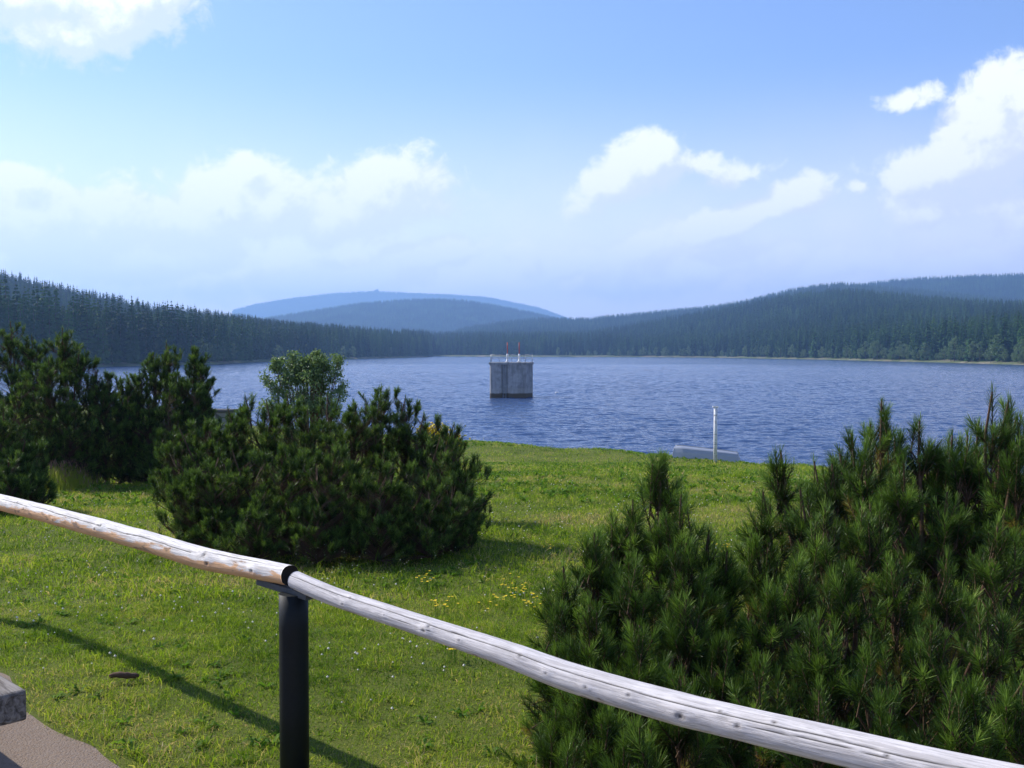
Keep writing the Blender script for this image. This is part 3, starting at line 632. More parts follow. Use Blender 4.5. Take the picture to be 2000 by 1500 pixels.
# ------------------------------------------------------------------ grass, weeds and flowers on the lawn
rng = np.random.default_rng(40)
def scatter(n_, y0, y1, power=1.0, xs=.56, m=0.0):
    """points in the view wedge with density falling with distance"""
    u = rng.random(n_); r = (y0 ** (2 - power) + u * (y1 ** (2 - power) - y0 ** (2 - power))) ** (1 / (2 - power)) if power != 2 else y0 * (y1 / y0) ** u
    x = (r * xs + m) * rng.uniform(-1, 1, n_); return x, r
gx, gy, gl, gw, gt = [], [], [], [], []
for (n_, y0, y1, pw, l0, w0) in ((540000, 1.6, 7.5, .55, .038, .0028), (360000, 7.5, 20, 1.0, .05, .0058), (280000, 20, 62, .8, .085, .014)):
    x, y = scatter(n_, y0, y1, pw, m=3.5)
    keep = (x + y > path_edge(x, y) + rng.normal(0, .04, n_)) & (np.hypot(x, y) < rnear(np.arctan2(x, y)) - .5 - 1.8 * rng.random(n_) ** 2)
    x, y = x[keep], y[keep]; n_ = len(x)
    gx.append(x); gy.append(y); ptch = fbm(x, y, .8, 4, 7)
    gl.append(l0 * rng.uniform(.5, 1.5, n_) * (.6 + 1.7 * np.clip(fbm(x, y, 2.2, 3, 17) - .38, 0, .5)) * (.55 + 1.1 * np.clip(vnoise(x, y, 9.0, 50), 0, 1) ** 1.5) * np.where(rng.random(n_) < .03, 1.8, 1)); gw.append(w0 * rng.uniform(.7, 1.3, n_) * np.where(rng.random(n_) < .07, 2.4, 1))
    dry = fbm(x, y, 1.7, 4, 12)
    gt.append(np.clip(.43 + (ptch - .5) * 1.4 + (vnoise(x, y, 6.0, 52) - .5) * .25 + rng.normal(0, .23, n_) + np.where(rng.random(n_) < np.clip((dry - .50) * 2.6, .05, .55), .4, 0), 0, 1))
gx, gy, gl, gw, gt = map(np.concatenate, (gx, gy, gl, gw, gt)); n_ = len(gx)
lean = rng.normal(0, .42, (n_, 2)); d = norm(np.stack([lean[:, 0], lean[:, 1], np.ones(n_)], 1))
bend = np.stack([lean[:, 0], lean[:, 1], -np.abs(lean).sum(1) * .5], 1) * gl[:, None] * .5
V, f, kk = blades(np.stack([gx, gy, H(gx, gy) - .003], 1), d, gl, gw, bend=bend)
tag(link('grass', npmesh('grass', V, f, False, None, tint=np.repeat(gt, kk)), M['grass']), 'short sunlit lawn grass running down to the lake shore', 'grass', kind='stuff')
def rosettes(name, label, cl, mkey, leafn, ll, lw, up, seed):
    global rng
    rng = np.random.default_rng(seed); x, y = cl; n_ = len(x) * leafn; i_ = np.repeat(np.arange(len(x)), leafn)
    sc = np.interp(y[i_], [3, 60], [1, 1.7]); th = rng.random(n_) * 6.283
    d = norm(np.stack([np.cos(th), np.sin(th), up * rng.uniform(.4, 1.6, n_)], 1)); L = ll * rng.uniform(.6, 1.3, n_) * sc
    b = np.stack([x[i_], y[i_], H(x[i_], y[i_])], 1) + d * .01
    V, f, kk = blades(b, d, L, lw * sc, face=np.array([0, 0, 1.]) + rng.normal(0, .35, (n_, 3)), tipw=.2, bend=np.stack([0 * L, 0 * L, -L * .35], 1))
    tag(link(name, npmesh(name, V, f, False, None, tint=np.repeat(np.clip(rng.random(len(x))[i_] * .7 + rng.random(n_) * .3, 0, 1), kk)), M[mkey]), label, name.replace('_', ' '), kind='stuff')
def wpts(n_, y0, y1, thr, s, o, pw=1.0):
    x, y = scatter(n_ * 4, y0, y1, pw); k = (fbm(x, y, s, 3, o) > thr) & (x + y > path_edge(x, y) + .1) & (np.hypot(x, y) < rnear(np.arctan2(x, y)) - 1.2); return x[k][:n_], y[k][:n_]
rosettes('broad_leaved_weeds', 'broad green dandelion and plantain leaves low in the near lawn', wpts(420, 3, 12, .54, .9, 20), 'weed', 9, .055, .014, .7, 41)
rosettes('lush_weeds', 'lush bright green weeds in patches on the lower lawn near the water', wpts(5200, 14, 58, .44, .16, 24, .5), 'weed', 7, .10, .030, 1.1, 42)
# white clover heads
def heads(name, label, pts, r, hgt, mkey, seed, stem=True):
    global rng
    rng = np.random.default_rng(seed); x, y = pts; n_ = len(x); z = H(x, y); hh = hgt * rng.uniform(.6, 1.3, n_); c = np.stack([x, y, z + hh], 1)
    o8 = norm(np.array([[1, 0, 0], [0, 1, 0], [-1, 0, 0], [0, -1, 0], [0, 0, 1], [0, 0, -1]], float)); rr = r * rng.uniform(.6, 1.2, n_)
    V = (c[:, None] + o8[None] * rr[:, None, None]).reshape(-1, 3); i_ = np.arange(n_)[:, None] * 6
    f = np.concatenate([i_ + q_ for q_ in ([0, 1, 4], [1, 2, 4], [2, 3, 4], [3, 0, 4], [1, 0, 5], [2, 1, 5], [3, 2, 5], [0, 3, 5])])
    V2, f2 = tubes(np.stack([x, y, z], 1), c, .0012, .001, 3)
    me = npmesh(name, np.concatenate([V, V2]), [f, f2 + len(V)], False, np.concatenate([np.zeros(len(f), int), np.ones(len(f2), int)]))
    tag(link(name, me, [M[mkey], M['weed']]), label, name.replace('_', ' '), kind='stuff')
x, y = scatter(4600, 3.2, 24, .9); k = fbm(x, y, 1.1, 3, 33) > rng.uniform(.40, .75, len(x)); k &= (x + y > 3.0)
heads('clover_flowers', 'tiny white clover flower heads dotted through the lawn', (x[k], y[k]), .0075, .05, 'clover', 43)
x, y = scatter(170, 7.8, 9.8, 1, .2); x = x - .9
heads('grass_seed_heads', 'pale seed heads on thin stalks along the edge of the bush shadow', (x, y), .005, .16, 'seedpale', 46)
# reddish seeding grass between the left bushes
rng = np.random.default_rng(45); n_ = 2600; b0 = np.array(gbase(112, 17.3)); gq = rng.normal(0, 1, n_); x = b0[0] + gq * .26; y = b0[1] + rng.normal(0, .5, n_)
d = norm(np.stack([rng.normal(0, .16, n_), rng.normal(0, .16, n_), np.ones(n_)], 1)); V, f, kk = blades(np.stack([x, y, H(x, y)], 1), d, rng.uniform(.18, .42, n_) * np.exp(-gq ** 2 / 5), .008)
nb = n_ // 5; tp = np.stack([x, y, H(x, y)], 1)[:nb] + d[:nb] * (rng.uniform(.22, .46, nb) * np.exp(-gq[:nb] ** 2 / 5))[:, None]; V2, f2, kk2 = blades(tp, norm(d[:nb] + unit_rand(nb) * .5), .07, .012)
me = npmesh('tall_grass', np.concatenate([V, V2]), np.concatenate([f, f2 + len(V)]), False, np.concatenate([np.zeros(len(f), int), np.ones(len(f2), int)]), tint=np.full(len(V) + len(V2), .75))
tag(link('tall_grass', me, [M['grass'], M['straw']]), 'tall seeding grass with reddish heads between the two leftmost pine bushes', 'tall grass', kind='stuff')
# yellow flower clumps
YC = [(826, 1140, 14, 'small yellow flower clump just below the shadow of the wide pine bush'),
      (862, 1190, 16, 'yellow flower clump close above the middle of the grey rail'),
      (893, 1284, 14, 'nearest yellow flower clump, right above the grey rail'),
      (955, 1186, 10, 'thin yellow flower clump on the left side of the widest patch'),
      (1008, 1168, 26, 'widest and brightest patch of yellow flowers in the lawn'),
      (1040, 1186, 12, 'yellow flower clump touching the left edge of the front pine bush'),
      (1068, 1076, 9, 'yellow flowers at the tip of the wide bush shadow'),
      (1412, 1072, 12, 'yellow flower clump in the dip between the two front pine bushes')]
for qi, (px, py, nf, lab) in enumerate(YC):
    rng = np.random.default_rng(60 + qi); p0 = ground_hit(px, py + 10); root = empty('yellow_flower_clump', p0); s_ = p0[1] * .0058 * (1.8 if nf > 20 else 1)
    x = p0[0] + rng.normal(0, s_, nf); y = p0[1] + rng.normal(0, s_ * 2.5, nf); z = H(x, y); c = np.stack([x, y, z + rng.uniform(.05, .11, nf)], 1)
    i_ = np.repeat(np.arange(nf), 10); th = np.tile(np.arange(10) * .628, nf); dd = norm(np.stack([np.cos(th), np.sin(th), np.full(len(th), .35)], 1))
    V, f, kk = blades(c[i_], dd, .011, .006, face=np.array([0, 0, 1.]) + 0 * dd, tipw=.4); link('blossoms', npmesh('blossoms', V - p0, f), M['yellow'], root)
    V, f = tubes(np.stack([x, y, z], 1) - p0, c - p0, .0014, .0012, 3); link('flower_stems', npmesh('flower_stems', V, f, tint=np.full(len(V), .4)), M['weed'], root)  # one thin bare stem under each flower head, no leaves
    tag(root, lab, 'flower clump', 'yellow flower clumps in the lawn')
# piece of bark lying in the grass
p0 = ground_hit(240, 1338)
u = np.linspace(0, 1, 9); pts = np.stack([-.07 + .14 * u, .03 * u + .006 * np.sin(u * 9), .02 + .006 * np.sin(u * 5)], 1)
b_ = MB().tube(pts, .011 + .006 * np.sin(u * 3.1) + .002 * np.sin(u * 23), 7).build('bark_piece', M['bark'], None, True); b_.location = p0 + np.array([0, 0, .02])
tag(b_, 'short brown piece of bark lying in the grass near the gravel path', 'bark piece')

# ------------------------------------------------------------------ railing
FENCE = 3.32
def fpt(px, py):
    a, b = ray(px, py); y = FENCE / (1 + a); return np.array([a * y, y, CAM_Z + b * y])
def make_log(name, cen, rad, mat_, knots, cracks, parent, org, peel, seed, ext0=0, ext1=0, na=96, step=.006):
    P_ = np.array([fpt(*c) for c in cen])
    P_[:, 0] = (P_[:, 0] - P_[:, 1] + FENCE) / 2; P_[:, 1] = FENCE - P_[:, 0]
    if ext0: P_ = np.vstack([P_[0] + norm(P_[0] - P_[1]) * ext0, P_]); rad = [rad[0]] + list(rad)
    if ext1: P_ = np.vstack([P_, P_[-1] + norm(P_[-1] - P_[-2]) * ext1]); rad = list(rad) + [rad[-1]]
    s = np.concatenate([[0], np.cumsum(np.linalg.norm(np.diff(P_, axis=0), axis=1))]); n_ = int(s[-1] / step); ss = np.linspace(0, s[-1], n_)
    def sm(vals):
        y = np.interp(ss, s, vals); k = int(.22 / step); pad = np.concatenate([2 * y[0] - y[k:0:-1], y, 2 * y[-1] - y[-2:-k - 2:-1]]); return np.convolve(pad, np.hanning(2 * k + 1) / np.hanning(2 * k + 1).sum(), 'same')[k:-k]
    Pc = np.stack([sm(P_[:, i_]) for i_ in range(3)], 1); Rr = sm(rad); T = norm(np.gradient(Pc, axis=0)); a = norm(np.cross(T, [0, 0, 1.])); b = np.cross(a, T)
    th = np.linspace(-math.pi, math.pi, na, endpoint=False); SS, TH = np.meshgrid(ss, th, indexing='ij')
    Rg = np.repeat(Rr[:, None], na, 1); Rg = Rg * (1 + .05 * (fbm(SS, np.cos(TH) * .5 + 3, 3, 3, seed) - .5) * 2 + .03 * (fbm(SS * 1.4, np.sin(TH) + 9, 4, 3, seed + 3) - .5) * 2)
    kn = np.zeros_like(Rg); ck = np.zeros_like(Rg)
    for (ks, ka, kr) in knots:
        ka = math.pi - ka
        dt = (TH - ka + math.pi) % (2 * math.pi) - math.pi; dd = np.sqrt(((SS - ks) / 1.5) ** 2 + (dt * Rg) ** 2) / kr
        Rg = Rg + kr * .26 * np.exp(-(dd * .75) ** 2) - kr * .22 * np.exp(-(dd * 2.6) ** 2); kn = np.maximum(kn, np.clip(1.15 - dd * 1.5, 0, 1) * (.55 + .45 * np.cos(dd * 16)) * .75); kn = np.maximum(kn, np.clip(1.2 - dd * 3.0, 0, 1))
    for (c0, c1, ca, slope, wd) in cracks:
        w_ = math.pi - ca - slope * (SS - c0) + (fbm(SS, SS * 0, 5, 3, seed + 7) - .5) * .25; dt = np.abs((TH - w_ + math.pi) % (2 * math.pi) - math.pi) * Rg
        wloc = wd * np.clip(np.sin(np.clip((SS - c0) / (c1 - c0), 0, 1) * math.pi), 0, 1) ** .5; m_ = np.clip(1 - dt / np.maximum(wloc, 1e-5), 0, 1) * (wloc > 1e-4)
        Rg = Rg - m_ * .0035; ck = np.maximum(ck, np.clip(m_ * 1.6, 0, 1))
    V = Pc[:, None] + (a[:, None] * np.cos(TH)[..., None] + b[:, None] * np.sin(TH)[..., None]) * Rg[..., None]
    co = np.stack([SS, np.cos(TH) * Rg, np.sin(TH) * Rg], -1); i_ = np.arange(n_ - 1)[:, None] * na; k = np.arange(na)[None]; k2 = (k + 1) % na
    f = np.stack([i_ + k, i_ + k2, i_ + na + k2, i_ + na + k], -1).reshape(-1, 4)
    pe = peel(SS, TH)
    ends = np.array([list(range(na)), [(n_ - 1) * na + q_ for q_ in range(na)][::-1]])
    me = npmesh(name, V.reshape(-1, 3) - org, [f, ends], True, np.concatenate([np.zeros(len(f), int), [1, 1]]), co=co.reshape(-1, 3), knot=kn.ravel(), crack=ck.ravel(), peel=pe.ravel())
    return link(name, me, [mat_, M['endgrain']], parent)
pb = fpt(573, 1120); pb[2] = Hz(pb[0], pb[1])
fence = empty('wooden_railing', pb); tag(fence, 'rustic railing of two round logs joined end to end on a dark steel post', 'railing')
# angles: cos -> horizontal normal (towards +x+y side or camera), sin -> up
L1 = make_log('rail', [(0, 981), (100, 1006), (200, 1033), (300, 1061), (400, 1092), (480, 1107), (566, 1124)],
         [.050, .049, .049, .049, .0495, .044, .042], M['log_peeled'],
         [(1.25 + .38, 2.3, .016), (1.25 + .52, 2.9, .016), (1.25 + 1.55, 2.5, .02), (1.25 + 1.5, 3.0, .018), (1.25 + 2.62, 2.5, .028), (1.25 + 2.66, 3.2, .022), (1.25 + 3.02, 3.1, .02), (1.25 + .95, 3.3, .012), (.5, 2.6, .02)],
         [(1.25 + .1, 1.25 + .55, 2.35, .25, .003), (1.25 + .55, 1.25 + 1.6, 2.25, .32, .0035), (1.25 + 1.5, 1.25 + 2.5, 2.5, .1, .003), (1.25 + 2.6, 1.25 + 3.1, 2.2, -.3, .003)],
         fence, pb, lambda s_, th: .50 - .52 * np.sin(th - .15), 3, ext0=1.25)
L2 = make_log('rail', [(577, 1133), (650, 1165), (770, 1204), (900, 1248), (1000, 1280), (1100, 1320), (1200, 1349), (1350, 1391), (1480, 1421), (1600, 1449), (1800, 1495), (1990, 1536)],
         [.036, .036, .035, .037, .040, .043, .0435, .044, .0445, .0445, .045, .045], M['log_grey'],
         [(.40, 2.3, .011), (.37, 3.2, .011), (.86, 2.6, .014), (.84, 3.1, .016), (1.02, 2.9, .009), (1.3, 2.5, .012), (1.42, 3.0, .010), (1.74, 2.8, .013), (2.04, 2.35, .010), (1.92, 3.2, .024), (2.10, 2.95, .016), (2.2, 2.3, .012), (.62, 2.9, .007), (1.58, 3.05, .012), (2.5, 2.7, .012)],
         [(-.3, 1.25, 2.30, .06, .0022), (.9, 3.2, 2.33, .10, .0026), (1.9, 2.7, 2.75, .06, .0016), (.35, .9, 2.9, .03, .0012)],
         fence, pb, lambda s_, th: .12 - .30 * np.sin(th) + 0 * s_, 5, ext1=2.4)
L1['label'] = 'pale peeled log with orange-brown patches along its underside'; L2['label'] = 'silver-grey cracked log with dark knots, tapering towards the post'
post = MB(); zt = vz(1157, 4.2)
post.tube([[0, 0, -.15], [0, 0, .3], [0, 0, .6], [0, 0, zt - pb[2] - .003]], [.0585, .0585, .0585, .0585], 40); post = post.build('post', M['pipe'], fence, True)
for p_ in post.data.polygons:
    if len(p_.vertices) > 4: p_.use_smooth = False
# bracket: a tilted angle plate under the two log ends
a0, a1 = fpt(507, 1127), fpt(604, 1157); off = np.array([.7071, .7071, 0])
bk = MB()
def slab(p, q_, wd, hgt, shift=0.0):
    V = []
    for e_ in (p, q_):
        for sgn in (-1, 1):
            for z_ in (0, -hgt): V.append(e_ + off * (sgn * wd / 2 + shift) + np.array([0, 0, z_]))
    V = np.array(V) - pb; return V, np.array([[0, 1, 3, 2], [4, 6, 7, 5], [0, 4, 5, 1], [2, 3, 7, 6], [0, 2, 6, 4], [1, 5, 7, 3]])
bk.add(*slab(a0 - [0, 0, .004], a1 - [0, 0, .004], .034, .026))
bk.build('bracket', M['bracket'], post, bevel=.0015)
# the other posts of the railing, outside the frame, carry the log ends
for s_, zz in ((-4.25, L1), (3.9, L2)):
    x_ = pb[0] + s_ * .7071 ; y_ = FENCE - x_; g_ = Hz(x_, y_)
    q_ = MB().tube([[x_ - pb[0], y_ - pb[1], g_ - pb[2] - .15], [x_ - pb[0], y_ - pb[1], g_ - pb[2] + .77]], [.0585, .0585], 32).build('post', M['pipe'], fence, True)

# bench beside the path, parallel to the railing
bp = np.array([-1.80, 3.86, 0]); gz_ = Hz(-2.1, 3.9) + .01; top = vz(1347, 3.86)
bench = empty('bench', (bp[0], bp[1], gz_)); bench.rotation_euler = (0, 0, math.radians(135)); tag(bench, 'heavy weathered timber bench end at the lower left beside the gravel', 'bench')
Hs = top - gz_
MB().box((.85, .2, Hs - .058), (1.7, .40, .116)).build('seat', M['bench'], bench, bevel=.012)
for lx in (.28, 1.42):
    MB().box((lx, .2, (Hs - .118) / 2 - .02), (.14, .30, Hs - .118 + .04)).build('leg', M['bench'], bench, bevel=.008)

# ------------------------------------------------------------------ boat, post, tower, wall
def boat():
    # overturned hull: keel up, pointed bow right, broad raised end left
    sec = [(-1, 0), (-.985, .12), (-.90, .62), (-.80, .90), (-.70, .97), (-.35, 1.0), (0, 1.03), (.35, 1.0), (.70, .97), (.80, .90), (.90, .62), (.985, .12), (1, 0)]
    n_, m_ = 26, len(sec); L = 2.95; V = []
    for i_ in range(n_):
        u = i_ / (n_ - 1); hw = .70 * (1 - .22 * u ** 2) * (.90 + .10 * min(1, u * 6)); hk = .64 * (1 - .42 * u ** 1.1) * (.93 + .07 * min(1, u * 8))
        for (sy, sz) in sec:
            rk = (.13 * (1 - min(1, u * 4)) - .10 * max(0, u * 4 - 3)) * sz
            V.append([(u - .5) * L + rk, hw * sy, hk * sz])
    V = np.array(V); i_ = np.arange(n_ - 1)[:, None] * m_; k = np.arange(m_ - 1)[None]
    f = np.stack([i_ + k, i_ + m_ + k, i_ + m_ + k + 1, i_ + k + 1], -1).reshape(-1, 4)
    ends = np.array([list(range(m_))[::-1], [(n_ - 1) * m_ + q_ for q_ in range(m_)]])
    c_ = (at(1320, 880, 46.6) + at(1438, 880, 46.6)) / 2; gz2 = vz(897, 46.6) - .04
    r = empty('rowing_boat', (c_[0], c_[1], gz2), math.radians(-14)); tag(r, 'grey aluminium rowing boat turned upside down on the shore behind the white pole', 'boat')
    h = link('hull', npmesh('hull', V, [f, ends], False), M['alu'], r)
    for p_ in h.data.polygons:
        if len(p_.vertices) > 4: p_.use_smooth = False
    e_ = V[:m_]; MB().tube(e_ + np.array([-.012, 0, 0]), .011, 6).build('stern_rim', M['alu_edge'], r, True)
    g = MB()
    for sgn in (0, m_ - 1): g.tube(V[sgn::m_][:n_] + np.array([0, 0, .0]), .02, 6)
    g.build('gunwale', M['alu'], r, True)
    kk = MB(); kk.tube(V[m_ // 2::m_] + np.array([0, 0, .012]), .014, 6); kk.build('keel', M['alu'], r, True)
boat()
pp = at(1397, 898, 44.0); pz = Hz(pp[0], pp[1]); wp = empty('white_pole', (pp[0], pp[1], pz)); tag(wp, 'upright white pole with flaking paint and a short crosspiece, in front of the upturned boat', 'pole')
ph = vz(796, 44) - pz; MB().tube([[0, 0, -.2], [0, 0, ph * .5], [0, 0, ph]], [.078, .076, .072], 14).build('shaft', M['flake'], wp, True)
MB().box((0, 0, ph + .028), (.24, .12, .055)).build('crosspiece', M['flake'], wp, bevel=.01)
for zf in (.34, .52, .86): MB().tube([[0, 0, ph * zf], [0, 0, ph * zf + .03]], [.081, .081], 14).build('band', M['steel'], wp, True)

TY = 119.5; tx = (ray(957, 775)[0] + ray(1041, 775)[0]) / 2 * TY; th_ = vz(712, TY - 2.2); hw = (ray(1040, 775)[0] - ray(957, 775)[0]) / 2 * TY
tw = empty('intake_tower', (tx, TY, 0)); tag(tw, 'square grey concrete water intake tower standing out in the lake', 'intake tower')
def prism(poly, z0, z1):
    p_ = np.array(poly); n_ = len(p_); V = np.vstack([np.c_[p_, np.full(n_, z0)], np.c_[p_, np.full(n_, z1)]]); i_ = np.arange(n_); j = (i_ + 1) % n_
    return V, [np.stack([i_, j, j + n_, i_ + n_], 1), np.array([list(range(n_))[::-1], [q_ + n_ for q_ in range(n_)]])]
a = hw; ch = .85
poly = [(-a + .12, -a), (-1.10, -a), (-1.0, -a + .22), (-.5, -a + .22), (-.4, -a), (a - ch, -a), (a, -a + ch * 2.6), (a, a - ch), (a - ch, a), (-a + ch, a), (-a, a - ch), (-a, -a + .15)]
b = MB(); b.add(*prism(poly, -4, th_)); b.build('shaft', M['concrete'], tw)
o_ = .10; slabp = [(-a - o_, -a - o_), (a - ch + .05, -a - o_), (a + o_, -a + ch * 2.6 - .1), (a + o_, a - ch), (a - ch, a + o_), (-a + ch, a + o_), (-a - o_, a - ch)]
b = MB(); b.add(*prism(slabp, th_ + .003, th_ + .24)); b.build('deck', M['concrete'], tw)
lad = MB()
for sx in (-.93, -.62): lad.tube([[sx, -a + .08, -.5], [sx, -a + .08, th_ + .2]], .03, 6)
for zz in np.arange(.2, th_, .33): lad.tube([[-.93, -a + .08, zz], [-.62, -a + .08, zz]], .018, 6)
lad.build('ladder', M['steel'], tw)
rl = MB(); zt_ = th_ + .24; hr = .85; rp = [(-a + .1, -a + .05), (-a * .55, -a + .05), (-a * .2, -a + .05), (a * .3, -a + .05), (a - ch, -a + .05), (a - .05, -a + ch * 2.6), (a - .05, 0), (a - .05, a - ch), (a - ch, a - .1), (0, a - .1), (-a + .1, a - .1), (-a + .1, 0)]
for (x, y) in rp: rl.tube([[x, y, zt_], [x, y, zt_ + hr]], .022, 6)
for zz in (.45, .85):
    for i_ in range(len(rp)): p_, q_ = rp[i_], rp[(i_ + 1) % len(rp)]; rl.tube([[p_[0], p_[1], zt_ + zz], [q_[0], q_[1], zt_ + zz]], .015, 6)
rl.build('guard_rail', M['steel'], tw, True)
for sx in (ray(991, 700)[0] * TY - tx, ray(1014, 700)[0] * TY - tx):
    g_ = MB().tube([[sx, -.6, zt_], [sx, -.6, zt_ + .15], [sx, -.6, zt_ + .16], [sx, -.6, zt_ + .60], [sx, -.6, zt_ + .62], [sx, -.6, zt_ + .95]], [.20, .20, .11, .11, .14, .09], 12).build('valve_stand', M['white'], tw, True)
    MB().tube([[sx, -.6, zt_ + .952], [sx, -.6, zt_ + 2.25]], [.047, .047], 8).build('spindle_cover', M['red'], g_, True)

# rock knob on the far summit
az_r = pxaz(735); rx_, ry_ = 7190 * math.sin(az_r), 7190 * math.cos(az_r); rk = np.random.default_rng(4); m_ = MB()
for (dx, w_, h_) in ((-14, 9, 7), (-3, 13, 12), (9, 11, 15), (17, 7, 6)):
    u = np.linspace(0, 1, 7); m_.tube(np.stack([dx + rk.normal(0, .8, 7), rk.normal(0, .8, 7), -6 + (h_ + 9) * u], 1), w_ * (1 - u ** 2 * .75) * rk.uniform(.85, 1.1, 7), 9)
ro = m_.build('rock_outcrop', M['darkstone']); ro.location = (rx_, ry_, Hz(rx_, ry_) + 4); tag(ro, 'tiny dark rock knob on the summit of the farthest blue mountain', 'rock outcrop')

# low stone wall behind the bushes
wy = 40.0; p0, p1 = at(250, 797, wy), at(454, 796, wy - 1.0); mid_ = (p0 + p1) / 2; ang = math.atan2(p1[1] - p0[1], p1[0] - p0[0]); wl = np.linalg.norm((p1 - p0)[:2]); gz3 = Hz(mid_[0], mid_[1])
wall = empty('stone_wall', (mid_[0], mid_[1], gz3), ang); tag(wall, 'low grey rough stone wall seen between the two dark pine bushes on the left', 'wall')
hh_ = p0[2] - gz3; b = MB()
b.box((0, 0, (hh_ - .1) / 2 - .1), (wl, .7, hh_ - .1 + .2), taper=.97).build('masonry', M['stone'], wall); MB().box((0, 0, hh_ - .047), (wl + .1, .82, .1)).build('coping', M['darkstone'], wall, bevel=.02)
# small white float on the water
fp = at(1087, 768, 130); fl = empty('float', (fp[0], fp[1], 0)); tag(fl, 'tiny white float bobbing on the lake to the right of the concrete tower', 'float')
u = np.linspace(0, 1, 12); MB().tube(np.stack([-.19 + .38 * u, 0 * u, .04 + 0 * u], 1), .11 * np.sqrt(np.clip(1 - (2 * u - 1) ** 2, .02, 1)), 12).build('body', M['white'], fl, True)
MB().tube([[.19, 0, .04], [.21, 0, .05], [.25, 0, .05]], [.03, .022, .03], 8).build('ring', M['white'], fl, True)

# ------------------------------------------------------------------ trees
def spruce_mesh(seed, hgt, rad, tiers, per, fine=1):
    r = np.random.default_rng(seed); V = []; Fq = []; n0 = 0; mb = MB()
    lean = r.normal(0, .006, 2)
    for i_ in range(tiers):
        t_ = (i_ + r.random() * .7) / tiers; z = hgt * (.06 + .94 * t_); R_ = rad * (1 - t_) ** .82 * (1 if t_ > .12 else .8) + .12; n_ = max(4, int(per * (1 - t_ * .55))); th = r.random(n_) * 6.283
        Rr = R_ * r.uniform(.65, 1.18, n_); dr = r.uniform(.18, .55, n_) * Rr + .1; wd = (.55 + .30 * Rr) * r.uniform(.7, 1.2, n_)
        o = np.stack([np.cos(th), np.sin(th), 0 * th], 1); s = np.stack([-np.sin(th), np.cos(th), 0 * th], 1); zc = np.array([lean[0] * z, lean[1] * z, z])
        a_ = zc + 0 * o; c_ = zc + o * (Rr * .6)[:, None] - np.array([0, 0, 1]) * (dr * .35)[:, None]; e = zc + o * Rr[:, None] - np.array([0, 0, 1]) * dr[:, None] + np.array([0, 0, .12])
        hang = np.array([0, 0, 1]) * (wd * .55)[:, None]
        Vb = np.stack([a_, c_ + s * wd[:, None] * .5 - hang, e, c_ - s * wd[:, None] * .5 - hang, c_ + np.array([0, 0, .08])], 1).reshape(-1, 3); k = np.arange(n_)[:, None] * 5
        mb.add(Vb, np.concatenate([k + [0, 1, 4], k + [4, 1, 2], k + [0, 4, 3], k + [4, 2, 3]]))
    mb.tube([[0, 0, -1], [0, 0, hgt * .4], [lean[0] * hgt, lean[1] * hgt, hgt * 1.01]], [hgt * .011, hgt * .008, .03], 5, 1)
    return mb.mesh('spruce')
def broad_mesh(seed, hgt, rad):
    r = np.random.default_rng(seed); mb = MB(); ncl = 34; t_ = r.random(ncl); z = hgt * (.22 + .74 * t_); R_ = rad * np.sin(np.clip(t_ * .85 + .15, 0, 1) * math.pi) ** .6 * r.uniform(.3, 1, ncl); th = r.random(ncl) * 6.283
    c = np.stack([np.cos(th) * R_, np.sin(th) * R_, z], 1); n_ = 1300; j = r.integers(0, ncl, n_); dd = norm(r.normal(size=(n_, 3))); p_ = c[j] + dd * (rad * .30 * r.random(n_) ** .5)[:, None]
    s = norm(np.cross(r.normal(size=(n_, 3)), dd)); u_ = norm(np.cross(s, r.normal(size=(n_, 3)))); sz = hgt * .022 * r.uniform(.6, 1.3, (n_, 1))
    V = np.stack([p_ - s * sz, p_ + u_ * sz * .8, p_ + s * sz, p_ - u_ * sz * .8], 1).reshape(-1, 3); mb.add(V, np.arange(n_ * 4).reshape(-1, 4))
    mb.tube([[0, 0, -1], [0, 0, hgt * .45], [0, 0, hgt * .8]], [hgt * .014, hgt * .009, hgt * .004], 5, 1)
    for q_ in range(9): mb.tube([[0, 0, hgt * (.25 + .05 * q_)], list(c[q_ * 3])], [hgt * .006, hgt * .002], 4, 1)
    return mb.mesh('shoreline_tree')
SPM = [spruce_mesh(1, 20, 3.3, 26, 13), spruce_mesh(2, 20, 2.8, 28, 12), spruce_mesh(3, 20, 3.8, 24, 14), spruce_mesh(4, 20, 2.5, 26, 11)]
BRM = [broad_mesh(1, 9, 2.6), broad_mesh(2, 9, 2.0), broad_mesh(3, 9, 3.4)]
for m_ in SPM: m_.materials.append(M['spruce']); m_.materials.append(M['trunk'])
for m_ in BRM: m_.materials.append(M['broadleaf']); m_.materials.append(M['trunk'])
rt = np.random.default_rng(90)
def put(name, me, x, y, sc, label, cat, group, wide=1.0):
    o = bpy.data.objects.new(name, me); C.objects.link(o); o.location = (x, y, Hz(x, y) - .2); o.scale = (sc * wide, sc * wide, sc); o.rotation_euler = (0, 0, rt.random() * 6.28); tag(o, label, cat, group); return o
